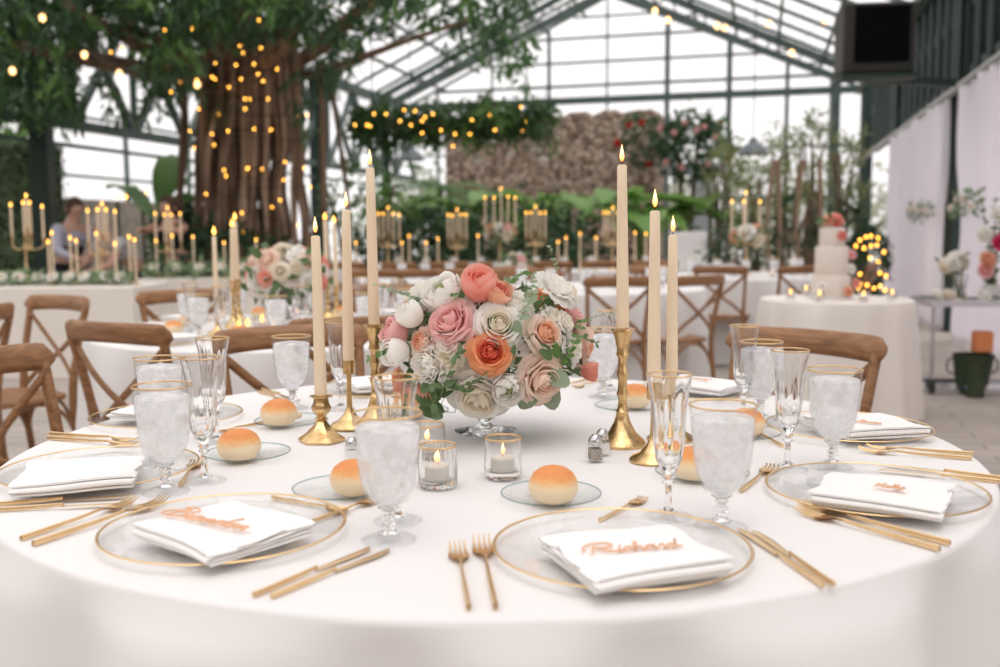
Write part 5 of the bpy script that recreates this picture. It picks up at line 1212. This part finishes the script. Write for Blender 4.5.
def dens(px, py):
    d = 0
    if px < 335: d = 1.0 if py < 62+22*math.sin(px*.045)+12*math.sin(px*.13) else 0
    elif px < 530:
        d = .36 if py < 50+25*math.sin(px*.04+1) else 0
        if 455 < px < 530 and 30 < py < 66: d = .5
    if px < 70 and py < 115: d = max(d, .55)
    if 60 < px < 188 and 60 < py < 118: d = max(d, .14)
    if 188 < px < 322 and py > 35: d = .07
    elif 150 < px < 335 and py < 100: d = max(d, .25)
    if 98 < px < 166 and 6 < py < 46: d *= .10
    if 262 < px < 285 and 20 < py < 45: d *= .1
    if 300 < px < 335 and py < 40: d *= .45
    return d
q1, q2 = Quads(), Quads(); rr = random.Random(4)
ncl = 0
while ncl < 1500:
    px, py = rr.uniform(-170, 530), rr.uniform(-130, 125)
    if rr.random() > dens(px, py): continue
    Y = rr.uniform(9.6, 13.4); c = at(px, py, Y); s_ = c.dot(BV)
    if c.z > (ZR-(ZR-ZE)*abs(s_-SM)/(SM-SL) if s_ > SL else 4.4+(s_-SL)*.166)-.45 or s_ < -13: continue
    ncl += 1; base = rv(rr); q = q1 if rr.random() < .72 else q2
    for k in range(15):
        d = (rv(rr)*.9+Vector((0, 0, -.75))+base*.5); p = c+rv(rr)*rr.uniform(0, .22); q.leaf(p, d, rv(rr)+Vector((0, 0, .8)), rr.uniform(.12, .24), rr.uniform(.032, .055))
q1.build('foliage', 'leafdark', tree); q2.build('foliage_tips', 'leafmid', tree)
def bulbs(name, label, pts, cord, r=.0115, mat='bulb', cat='string lights', group='string lights'):
    t = thing(name, label, cat, (0, 0, 0), 0, group); m = MB(); m.tube(cord, .004, 4); m.build('cord', 'black', t); proto = None
    for p in pts:
        if proto is None:
            m = MB(); m.ball((0, 0, 0), r, 8, 1.2); proto = m.build('bulb', mat, t); proto.location = p
        else: o = proto.copy(); COL.objects.link(o); o.parent = t; o.location = p
    return t
FP = [(187, 23), (189, 28), (192, 29), (207, 24), (240, 46), (243, 53), (223, 57), (236, 65), (212, 77), (215, 79), (241, 79), (258, 74), (263, 81), (180, 82), (245, 99), (250, 99), (268, 99), (197, 80), (245, 109), (229, 87), (194, 52), (254, 64), (184, 72), (261, 48), (215, 63), (171, 92), (145, 58), (150, 67), (164, 69), (123, 36), (138, 64), (143, 73), (151, 54),
      (199, 109), (215, 114), (218, 114), (190, 131), (212, 134), (228, 131), (214, 145), (254, 129), (271, 130), (285, 124), (299, 117), (307, 115), (194, 148), (224, 170), (225, 189), (206, 194), (247, 169), (262, 169), (278, 144), (285, 162), (302, 140), (304, 168), (280, 200), (284, 180), (242, 213), (243, 232), (267, 228), (244, 250), (272, 207), (226, 176), (310, 187), (298, 225), (248, 168), (306, 9), (320, 14), (288, 17), (289, 26), (295, 61), (277, 69), (256, 21), (259, 20), (200, 5), (187, 5), (165, 30), (111, 52), (122, 48), (60, 14)]
rr = random.Random(8); fp = [at(x, y, rr.uniform(11.2, 11.7)) for x, y in FP]
P = sorted(fp, key=lambda v: v.z); bulbs('fairy_lights', 'amber fairy lights wound through the trunks and crown of the tree', fp, P)
def festoon(label, pix, Y0, Y1, bx):
    n = len(pix); C = [at(x, y-3, Y0+(Y1-Y0)*i/(n-1)) for i, (x, y) in enumerate(pix)]; cord = catmull(C, 6)
    bulbs('festoon_lights', label, [c-Vector((0, 0, .07)) for c in C[bx[0]:bx[1]]], cord, .030, 'bulbwarm')
festoon('festoon bulbs hanging by the truss over the aisle, nearer the ridge', [(560, -30), (605, -18), (655, 7), (668, 16), (717, 22), (725, 24), (769, 20), (792, 49), (825, 17), (850, -30)], 10, 11, (2, 9))
festoon('festoon bulbs hanging in front of the dark crown', [(-60, -20), (12, 66), (42, 13), (84, 50), (119, 69), (197, 80), (290, -30)], 9.0, 9.4, (1, 6))

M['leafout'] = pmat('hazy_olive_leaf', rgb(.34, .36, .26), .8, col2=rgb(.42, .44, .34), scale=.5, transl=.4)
# ------------------------------------------------------------------ generic plants
def shrub(name, label, cat, px, py, Y, w, h, n, l, wd, mat, seed, trunks=0, zb=None, group=None, droop=.3, updir=.2, flowers=None, tr=.03, clump=10, depth=None):
    rr = random.Random(seed); c = at(px, py, Y); z0 = c.z-h/2 if zb is None else zb; t = thing(name, label, cat, (c.x, Y, 0), 0, group); depth = depth or w
    q = Quads(); zc = c.z
    for k in range(n//clump):
        v = rv(rr)*rr.uniform(.3, 1)**.5; cc = Vector((v.x*w/2, v.y*depth/2, zc+v.z*h/2)); b = rv(rr)
        for j in range(clump): q.leaf(cc+rv(rr)*rr.uniform(0, .12*max(w, .5)), rv(rr)+b*.6+Vector((0, 0, updir)), rv(rr)+Vector((0, 0, .7)), l*rr.uniform(.7, 1.2), wd*rr.uniform(.8, 1.2), droop)
    q.build('foliage', mat, t)
    for k in range(max(1, trunks)):
        m = MB(); a = 2*PI*k/max(1, trunks); x = rr.uniform(-.15, .15)*w; P = catmull([(x*.6, 0, 0), (x+.03*math.cos(a), .03, zc*.4), (x*1.4+.08*w*math.cos(a), .05*math.sin(a), zc-.15*h), (x*1.8+.2*w*math.cos(a), .1*math.sin(a), zc+.2*h)], 4); m.tube(P, [tr*(1.1-.7*i/len(P)) for i in range(len(P))], 7); m.build('stem', 'bark', t)
    if flowers:
        for k in range(flowers[0]):
            v = rv(rr); m = bloom('peony', flowers[2], seed*7+k, 3, 2); oriented(m, (v.x*w/2, -abs(v.y)*depth/2, zc+v.z*h/2), (v.x, -1, .2)); m.build('bloom', [flowers[1], flowers[1]], t)
    return t
def frond_plant(name, label, cat, px, Y, zt, n, ln, mat, seed, zb=.1, spread=1.0, lw=.045, ll=.26, cols=14, trunk=.07, group=None):
    rr = random.Random(seed); c = at(px, 235, Y); t = thing(name, label, cat, (c.x, Y, 0), 0, group)
    if zt > .3: m = MB(); m.tube([(0, 0, 0), (.02, 0, zt*.6), (0, 0, zt)], [trunk, trunk*.8, trunk*.7], 9); m.build('trunk', 'bark', t)
    q = Quads(); m = MB()
    for k in range(n):
        a = 2*PI*k/n+rr.uniform(-.3, .3); e = rr.uniform(.15, 1.1); d = Vector((math.cos(a)*math.cos(e), math.sin(a)*math.cos(e), math.sin(e))); L_ = ln*rr.uniform(.8, 1.15); P = []
        for i in range(cols+1):
            u = i/cols; P.append(Vector((0, 0, zt))+d*(L_*u)*spread-Vector((0, 0, L_*.55*u*u)))
        m.tube(P, [.012*(1.2-u/cols) for u in range(cols+1)], 4)
        for i in range(1, cols):
            dd = (P[i+1]-P[i-1]).normalized(); s = dd.cross(Vector((0, 0, 1))).normalized()
            for sg in (-1, 1): q.leaf(P[i], s*sg+dd*.5+Vector((0, 0, -.15)), Vector((0, 0, 1)), ll*math.sin(PI*(.15+.8*i/cols)), lw, .35)
    m.build('rachis', 'stem', t); q.build('leaflets', mat, t); return t
def big_leaf_plant(label, px, Y, leaves, mat, seed, name='banana_plant', group=None):
    """leaves: (dx px, tip z, base z, length, width, lean)"""
    rr = random.Random(seed); c = at(px, 235, Y); t = thing(name, label, 'plant', (c.x, Y, 0), 0, group)
    m = MB(); m.tube([(0, 0, 0), (0, 0, .5), (.02, 0, .9)], [.09, .07, .05], 9); m.build('stalk', 'stem', t)
    for dx, zb, ln, wd, a, e in leaves:
        m = MB(); d = Vector((math.cos(a)*math.cos(e), math.sin(a)*math.cos(e), math.sin(e))); s = d.cross(Vector((0, 0, 1))).normalized(); rows = []; b0 = Vector((dx, 0, zb))
        for i in range(11):
            u = i/10; p = b0+d*ln*u-Vector((0, 0, ln*.5*u*u)); ww = wd*max(.02, math.sin(PI*min(1, .05+.93*u)))**.7
            rows.append([p+s*(ww*v)+Vector((0, 0, .25*ww*abs(v)-.02*math.sin(u*40)*abs(v))) for v in (-1, -.5, 0, .5, 1)])
        m.grid(rows); m.tube([(0, 0, min(.8, zb*.5)), b0*.5+Vector((0, 0, zb*.35)), b0], .015, 5); m.build('blade', mat, t)
    return t
# ivy-clad wall beside the head table
c = at(2, 205, 12.9); iv = thing('ivy_hedge', 'clipped dark green hedge wall behind the leftmost candelabra', 'hedge', (c.x, 13.2, 0))
zt_ = at(20, 141, 12.9).z; W_h = (at(46, 200, 12.9).x-at(-70, 200, 12.9).x); x0 = at(-70, 200, 12.9).x-c.x
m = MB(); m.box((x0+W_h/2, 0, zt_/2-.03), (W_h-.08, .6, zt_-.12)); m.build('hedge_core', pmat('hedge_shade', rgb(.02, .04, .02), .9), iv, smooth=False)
q = Quads(); rr = random.Random(2)
for k in range(9000):
    s_ = rr.random()
    if s_ < .7: p = Vector((x0+rr.random()*W_h, -.30, rr.random()*zt_)); n = Vector((0, -1, .2))
    elif s_ < .85: p = Vector((x0+W_h-.03, rr.uniform(-.3, .3), rr.random()*zt_)); n = Vector((1, 0, .2))
    else: p = Vector((x0+rr.random()*W_h, rr.uniform(-.3, .3), zt_-.06)); n = Vector((0, 0, 1))
    q.leaf(p+n*rr.uniform(-.03, .05), rv(rr)+Vector((0, 0, -.4)), n+rv(rr)*.5, rr.uniform(.06, .10), .045, .2)
q.build('foliage', 'ivy', iv)
shrub('leafy_shrub', 'bright yellow-green shrub showing over the clipped hedge wall', 'shrub', 14, 128, 14.5, 1.0, .6, 500, .16, .06, 'leafbright', 3, 3, updir=.8)
# behind the head table
big_leaf_plant('tall banana plant with upright blades beside the tree trunks', 162, 13.2, [(0, 1.5, 1.7, .26, 1.3, 1.25), (.1, 1.5, 1.5, .24, .3, 1.1), (-.1, 1.35, 1.4, .22, 2.8, 1.0), (0, .9, 1.3, .25, -1.2, .9), (.1, 1.1, 1.4, .2, -.5, 1.2)], 'leafmid', 1)
shrub('leafy_shrub', 'dark bush between the bank and the tree trunks', 'shrub', 190, 232, 12.8, .9, .8, 800, .18, .08, 'leafdark', 5, 3, zb=0)
shrub('leafy_shrub', 'dark low bush at the foot of the lit tree', 'shrub', 222, 262, 11.2, 1.6, .9, 1100, .14, .06, 'leafdark', 6, 3)
# the middle
shrub('slender_tree', 'slender bare-stemmed tree seen between the candle flames', 'tree', 358, 205, 13.5, 1.2, 1.4, 500, .14, .05, 'leafmid', 7, 3, tr=.04)
frond_plant('palm', 'arching bright palm behind the candelabra under the leafy beam', 'palm', 408, 14.5, 1.5, 14, 1.15, 'leafbright', 8, group='palms')
frond_plant('palm', 'darker palm at the near end of the stone wall', 'palm', 440, 15.5, 1.9, 14, 1.2, 'leafmid', 9, group='palms')
shrub('leafy_shrub', 'dark dense bush below the palm at the wall end', 'shrub', 425, 250, 13.5, 1.9, 1.2, 1500, .16, .06, 'leafdark', 10, 3, zb=0)
shrub('leafy_shrub', 'dense dark bush in front of the middle of the stone wall', 'shrub', 520, 243, 14.0, 2.6, 1.1, 1800, .16, .06, 'leafdark', 11, 3)
for k, (px, Y, sd) in enumerate([(465, 15.2, 1), (520, 15.4, 2), (575, 15.0, 3), (640, 14.6, 4), (676, 15.0, 5)]):
    rr = random.Random(sd); lv = [(rr.uniform(-.25, .25), rr.uniform(1.35, 1.7), rr.uniform(.8, 1.15), rr.uniform(.26, .36), a, rr.uniform(.15, .5)) for a in (3.1, 3.7, -.9, -.3, .3, 1.6, -1.6, -2.2)]
    big_leaf_plant(ORD[k]+' broad-leaved plant from the tree in front of the stone wall', px, Y, lv, 'leafbright', sd, 'broad_leaf_plant', 'broad-leaved plants')
# stone wall
a, b = at(446, 200, 18.4), at(655, 200, 17.0); zt_ = at(550, 116, 17.7).z
st = MB(); d = b-a; d.z = 0; L_ = d.length; ang = math.atan2(d.y, d.x); n = 60; rr = random.Random(1); rows = []
tops = [zt_+.03*math.sin(k*.7)+rr.uniform(-.03, .03) for k in range(n+1)]
for z in [0, .25, .5, .75, 1]: rows.append([(L_*k/n, .012*math.sin(k*1.3+z*9), tops[k]*z) for k in range(n+1)])
rows.append([(L_*k/n, .25, tops[k]+.05) for k in range(n+1)]); rows.append([(L_*k/n, .75, tops[k]) for k in range(n+1)]); rows.append([(L_*k/n, .8, 0) for k in range(n+1)])
st.grid(rows, flip=False)
for k_ in (0, n): st.f.append(tuple(i*(n+1)+k_ for i in range(8))); st.m.append(0)
o = st.build('wall_stone', 'stone', loc=(a.x, a.y, 0), kind='structure'); o.rotation_euler = (0, 0, ang)
shrub('flowering_tree', 'dark tree with pink and red blossom at the end of the stone wall', 'tree', 690, 148, 15.5, 1.15, 1.2, 1100, .15, .06, 'leafdark', 13, 2, flowers=(9, 'p_pink', .042), tr=.05)
shrub('flowering_creeper', 'creeper with red flowers over the corner of the stone wall', 'plant', 640, 140, 16.2, .8, .9, 420, .12, .05, 'leafdark', 14, 2, flowers=(6, 'p_red', .05))
shrub('flowering_creeper', 'small red-flowered sprig by the far column', 'plant', 728, 140, 16.2, .35, .8, 120, .12, .05, 'leafmid', 15, 1, flowers=(3, 'p_red', .05))
# behind the cake
for k, (px, py, Y, w_, h_, mt) in enumerate([(722, 185, 14.5, .6, 1.5, 'leafolive'), (757, 205, 13.5, 1.0, 1.5, 'leafolive'), (783, 170, 15.5, .9, 1.6, 'leafolive'), (800, 225, 13.0, .9, .9, 'leafdark'), (815, 160, 16, .6, 1.6, 'leafolive'), (846, 175, 14, .6, 1.5, 'leafolive'), (735, 245, 13, 1.4, .6, 'leafdark'), (845, 235, 14, .7, .9, 'leafdark')]):
    shrub('slender_shrub', ORD[k]+' slender shrub counting from the grey pillar, behind the cake', 'shrub', px, py, Y, w_*1.1, h_, 430, .16, .035, mt, 20+k, 4, tr=.035, group='slender shrubs behind the cake')
for k, px in enumerate((768, 781, 797, 822)):
    c = at(px, 235, 12.6); m = MB(); m.tube(catmull([(0, 0, 0), (.03*(-1)**k, 0, .7), (-.02, 0, 1.3), (.06*(-1)**k, 0, 2.1)], 4), [.04]*4+[.03]*9, 8); tag(m.build('bare_trunk', pmat('pale_bark%d' % k, rgb(.28, .19, .13), .9, bump=.4, bscale=10), loc=(c.x, c.y, 0)), ORD[k]+' bare pale trunk from the pillar side behind the far round table', 'tree trunk', 'bare trunks')
shrub('hedge', 'hazy olive treeline outside beyond the far glass wall', 'trees', 640, 222, 34, 22, 2.4, 7000, .40, .16, 'leafout', 77, 1, zb=0, tr=.1, depth=3)
# lit bush by the drape end
shrub('clipped_bush', 'dark bush strung with amber lights at the end of the drapes', 'shrub', 868, 262, 12.6, .62, 1.1, 1300, .07, .04, 'leafdark', 31, 2, zb=0)
rr = random.Random(3); pts = [at(x, y, 12.2+rr.uniform(-.1, .1)) for x, y in [(860, 240), (866, 237), (871, 236), (878, 238), (856, 246), (864, 248), (871, 246), (877, 245), (884, 252), (870, 258), (878, 262), (868, 268), (860, 274), (873, 275), (880, 273), (886, 276), (867, 285), (874, 288), (880, 286), (862, 284), (885, 290), (858, 288)]]
bulbs('fairy_lights', 'amber fairy lights clustered on the bush at the end of the drapes', pts, sorted(pts, key=lambda v: v.z), .016)
rr = random.Random(31); pts = [at(x, y, 13.6) for x, y in [(117, 197), (121, 196), (128, 193), (134, 196), (136, 191), (141, 197), (147, 192), (132, 189), (126, 197)]]
bulbs('fairy_lights', 'short run of amber fairy lights above the rubble bank', pts, pts, .018)
m = MB(); [m.tube([pts[0]+Vector((k*.35, 0, -.05)), Vector((pts[0].x+k*.35, 13.6, 0))], .02, 6) for k in range(2)]; tag(m.build('light_post', 'greenmetal'), 'thin posts carrying the short run of fairy lights', 'post')
# leafy beam hung with lights and glass globes
a, b = at(350, 128, 12.4), at(553, 118, 11.6); d = b-a
bm = thing('leafy_hanging_beam', 'suspended beam thick with ferns and lit by amber bulbs in front of the stone wall', 'hanging garland', (0, 0, 0))
m = MB(); m.tube([a, b], .06, 8); m.build('beam_log', 'bark', bm)
m = MB(); [m.tube([a.lerp(b, f), a.lerp(b, f)+Vector((0, 0, 2.2))], .008, 5) for f in (.12, .88)]; m.build('suspension_rope', 'black', bm)
q1, q2 = Quads(), Quads(); rr = random.Random(6)
for k in range(260):
    f = rr.random(); cc = a.lerp(b, f)+Vector((0, rr.gauss(0, .14), rr.gauss(0, .13))); base = rv(rr); q = q1 if rr.random() < .6 else q2
    for j in range(14): q.leaf(cc+rv(rr)*rr.uniform(0, .12), rv(rr)+base*.6+Vector((0, 0, -.3)), rv(rr)+Vector((0, 0, .8)), rr.uniform(.10, .2), rr.uniform(.03, .05))
q1.build('fern_foliage', 'leafdark', bm); q2.build('fern_tips', 'leafmid', bm)
LP = [(355, 125), (367, 125), (370, 126), (374, 114), (386, 114), (400, 121), (404, 110), (411, 125), (415, 111), (422, 121), (422, 133), (425, 117), (433, 114), (441, 130), (455, 134), (470, 134), (453, 146), (490, 115), (521, 107), (472, 120), (495, 130), (523, 131), (526, 121)]
pts = [at(x, y, 11.55) for x, y in LP]; bulbs('fairy_lights', 'amber fairy lights dotted along the leafy hanging beam', pts, pts)
m = MB(); m.lathe([(.02, .07), (.055, .05), (.075, 0), (.055, -.055), (.001, -.075)], 16); m.build
gk = thing('hanging_globe', 'x', 'glass globe'); m.build('glass_globe', 'clear', gk); m = MB(); m.tube([(0, 0, .07), (0, 0, .30)], .003, 4); m.build('hanging_wire', 'black', gk); m = bloom('peony', .05, 5, 4, 3); m.build('white_bloom', ['p_white', 'p_white'], gk, loc=(0, 0, -.06)); GK = Kind(gk)
for k, (px, py) in enumerate([(461, 146), (478, 158), (493, 139), (510, 152), (536, 147), (543, 157)]):
    c = at(px, py, 11.8); GK.put(c, 0, ORD[k]+' hanging glass globe of white blooms from the tree side under the leafy beam', 'hanging globes')
# pendant lamps
pk = thing('pendant_lamp', 'x', 'lamp'); m = MB(); m.lathe([(.03, .20), (.05, .19), (.06, .14), (.17, .06), (.22, -.04), (.21, -.04), (.16, .05), (.03, .14)], 24); m.build('lamp_shade', 'lampshade', pk); m = MB(); m.tube([(0, 0, .2), (0, 0, 2.6)], .008, 5); m.build('cable', 'black', pk); m = MB(); m.ball((0, 0, 0), .05, 10); m.build('bulb', 'whitepaint', pk); PK = Kind(pk)
c = at(753, 152, 14); PK.put(c, 0, 'grey dome pendant lamp hanging before the far window, over the candelabra', 'dome pendant lamps')
c = at(411, 158, 15.5); PK.put(c, 0, 'grey dome pendant lamp half hidden under the leafy beam', 'dome pendant lamps')
# white box on the far table
c = at(688, 259, 12.6); m = MB(); m.box((0, 0, .14), (.42, .3, .42)); o = m.build('white_box', 'whitepaint', smooth=False, loc=(c.x, c.y, TZ+.08)); tag(o, 'plain white box standing behind the paired tapers', 'box'); b_ = o.modifiers.new('b', 'BEVEL'); b_.width = .015; b_.segments = 2
long_cover(c.x-.5, c.x+.6, 12.3, 12.95, TZ, 7, 'white cloth over the little table under the white box', mat='cloth'); long_table(c.x-.5, c.x+.6, 12.3, 12.95, TZ-.006, 'little table that carries the plain white box')

# ------------------------------------------------------------------ people behind the head table
def skin_body(name, pts, edges, mat, parent=None, root=0, sub=2):
    me = bpy.data.meshes.new(name); me.from_pydata([p[:3] for p in pts], edges, []); me.materials.append(M[mat]); o = bpy.data.objects.new(name, me); COL.objects.link(o)
    if parent: o.parent = parent
    o.modifiers.new('skin', 'SKIN').use_smooth_shade = True; sd_ = me.skin_vertices[0].data
    for i, p in enumerate(pts): sd_[i].radius = (p[3], p[4] if len(p) > 4 else p[3]); sd_[i].use_root = (i == root)
    s = o.modifiers.new('sub', 'SUBSURF'); s.levels = s.render_levels = sub; return o
def person(loc, rz, label, lean, shirt, over, hair, arms, long_hair=False, headdown=.3, size=1):
    t = thing('person', label, 'person', loc, rz); t.scale = (size,)*3; L_ = lean        # the figure faces its local -y, leaning by L_ metres at the neck
    y = lambda f: -L_*f
    H = Vector((0, y(1.18), 1.50-.10*L_*2)); nk = Vector((0, y(1.0), 1.36-.14*L_)); ch = Vector((0, y(.62), 1.18-.05*L_)); 
    pts = [(0, 0, .92, .15, .11), (0, y(.3), 1.06, .13, .10), (ch.x, ch.y, ch.z, .165, .11), (nk.x, nk.y, nk.z, .065), (H.x, H.y, H.z-.02, .06)]
    E_ = [(0, 1), (1, 2), (2, 3), (3, 4)]
    ar = []
    for s in (-1, 1):
        sh = Vector((s*.19, nk.y+.02, nk.z-.06)); el = sh+Vector((s*.07, arms[0]*-.15, -.26+arms[2]*.4)); wr = el+Vector((-s*.10, -.20*arms[1], -.08+arms[2]*.2)); i = len(pts)
        pts += [(sh.x, sh.y, sh.z, .058), (el.x, el.y, el.z, .045), (wr.x, wr.y, wr.z, .030), (wr.x-s*.02, wr.y-.07, wr.z, .034, .016)]; E_ += [(2, i), (i, i+1), (i+1, i+2), (i+2, i+3)]; ar.append((sh, el, wr))
        i = len(pts); pts += [(s*.10, 0, .82, .085), (s*.11, -.02, .48, .06), (s*.11, .03, .10, .042), (s*.115, -.10, .035, .04, .03)]; E_ += [(0, i), (i, i+1), (i+1, i+2), (i+2, i+3)]
        for f in range(5):
            k = len(pts); b = wr+Vector((-s*.02, -.075, 0)); fx = (-.030+.014*f)*s if f < 4 else .045*s; ln = (.055, .07, .075, .065, .045)[f]
            if f == 4: b = wr+Vector((-s*.0, -.03, 0))
            pts += [(b.x+fx*.7, b.y-.01, b.z, .009), (b.x+fx, b.y-ln*.6, b.z-.012, .008), (b.x+fx, b.y-ln, b.z-.03, .007)]; E_ += [(i-1, k), (k, k+1), (k+1, k+2)]
    skin_body('body', pts, E_, 'skin', t)
    # head with face
    m = MB(); m.ball((0, 0, 0), .092, 20, 1.28); m.v = [(v[0]*.9*(1-.25*max(0, -v[2])/.11), v[1]*1.05, v[2]) for v in m.v]
    m.ball((0, -.098, -.012), .017, 8, 1.5); [m.ball((s*.084, .005, -.005), .018, 8, 1.5) for s in (-1, 1)]; hd = m.build('head', 'skin', t, loc=H); hd.rotation_euler = (headdown, 0, 0)
    m = MB(); [m.ball((s*.032, -.088, .012), .011, 8) for s in (-1, 1)]; m.build('eye', 'vest', hd)
    m = MB(); m.tube([(-.025, -.091, -.055), (0, -.096, -.058), (.025, -.091, -.055)], .006, 6); m.build('mouth', 'p_pink', hd)
    m = MB(); m.ball((0, .018, .022), .100, 16, 1.18); m.v = [v if v[1] > -.055 or v[2] > .055 else (v[0]*.7, -.03, v[2]) for v in m.v]
    if long_hair: m.tube([(0, .06, .03), (0, .10, -.10), (0, .08, -.24)], [.07, .075, .03], 10)
    m.build('hair', hair, hd)
    # clothes
    sp_ = [(0, 0, .95, .165, .125), (0, y(.3), 1.07, .145, .112), (ch.x, ch.y, ch.z, .178, .122), (nk.x, nk.y+.005, nk.z-.045, .085, .075)]; se = [(0, 1), (1, 2), (2, 3)]
    for sh, el, wr in ar:
        k = len(sp_); e2 = el.lerp(wr, .8) if over else sh.lerp(el, .5); sp_ += [(sh.x, sh.y, sh.z, .068), (el.x, el.y, el.z, .054) if over else (e2.x, e2.y, e2.z, .055)]; se += [(2, k), (k, k+1)]
        if over: sp_ += [(e2.x, e2.y, e2.z, .04)]; se += [(k+1, k+2)]
    skin_body('shirt', sp_, se, shirt, t)
    if over: skin_body('vest', [(0, 0, .93, .19, .15), (0, y(.3), 1.07, .172, .137), (ch.x, ch.y+.002, ch.z-.0, .200, .142)], [(0, 1), (1, 2)], over, t)
    tp = [(0, 0, .90, .172, .13)]; te = []
    for s in (-1, 1): k = len(tp); tp += [(s*.10, 0, .80, .10), (s*.11, -.02, .48, .075), (s*.11, .03, .11, .065)]; te += [(0, k), (k, k+1), (k+1, k+2)]
    skin_body('trousers', tp, te, 'vest', t)
    for s in (-1, 1): skin_body('shoe', [(s*.115, .04, .045, .045), (s*.115, -.08, .038, .042, .034), (s*.118, -.16, .03, .035, .025)], [(0, 1), (1, 2)], 'vest', t)
M['palegrey'] = pmat('pale_grey_shirt', rgb(.55, .54, .55), .8)
p = at(66, 235, 10.8); person((p.x, 10.8, 0), .9, 'person in a lavender shirt and black vest standing behind the head table, looking down', .18, 'shirt', 'vest', 'hair', (1, 1, 0), headdown=.5)
p = at(139, 235, 10.9); person((p.x, 10.9, 0), -.55, 'person in a pale grey shirt bowing low behind the head table candles', .46, 'palegrey', None, 'greyhair', (1, 1, 0), headdown=.9, size=.90)
p = at(178, 235, 10.9); person((p.x, 10.9, 0), -.4, 'person in a black top raising bare arms by the tree', .12, 'vest', None, 'hair', (1, .6, .5), True, headdown=.3)
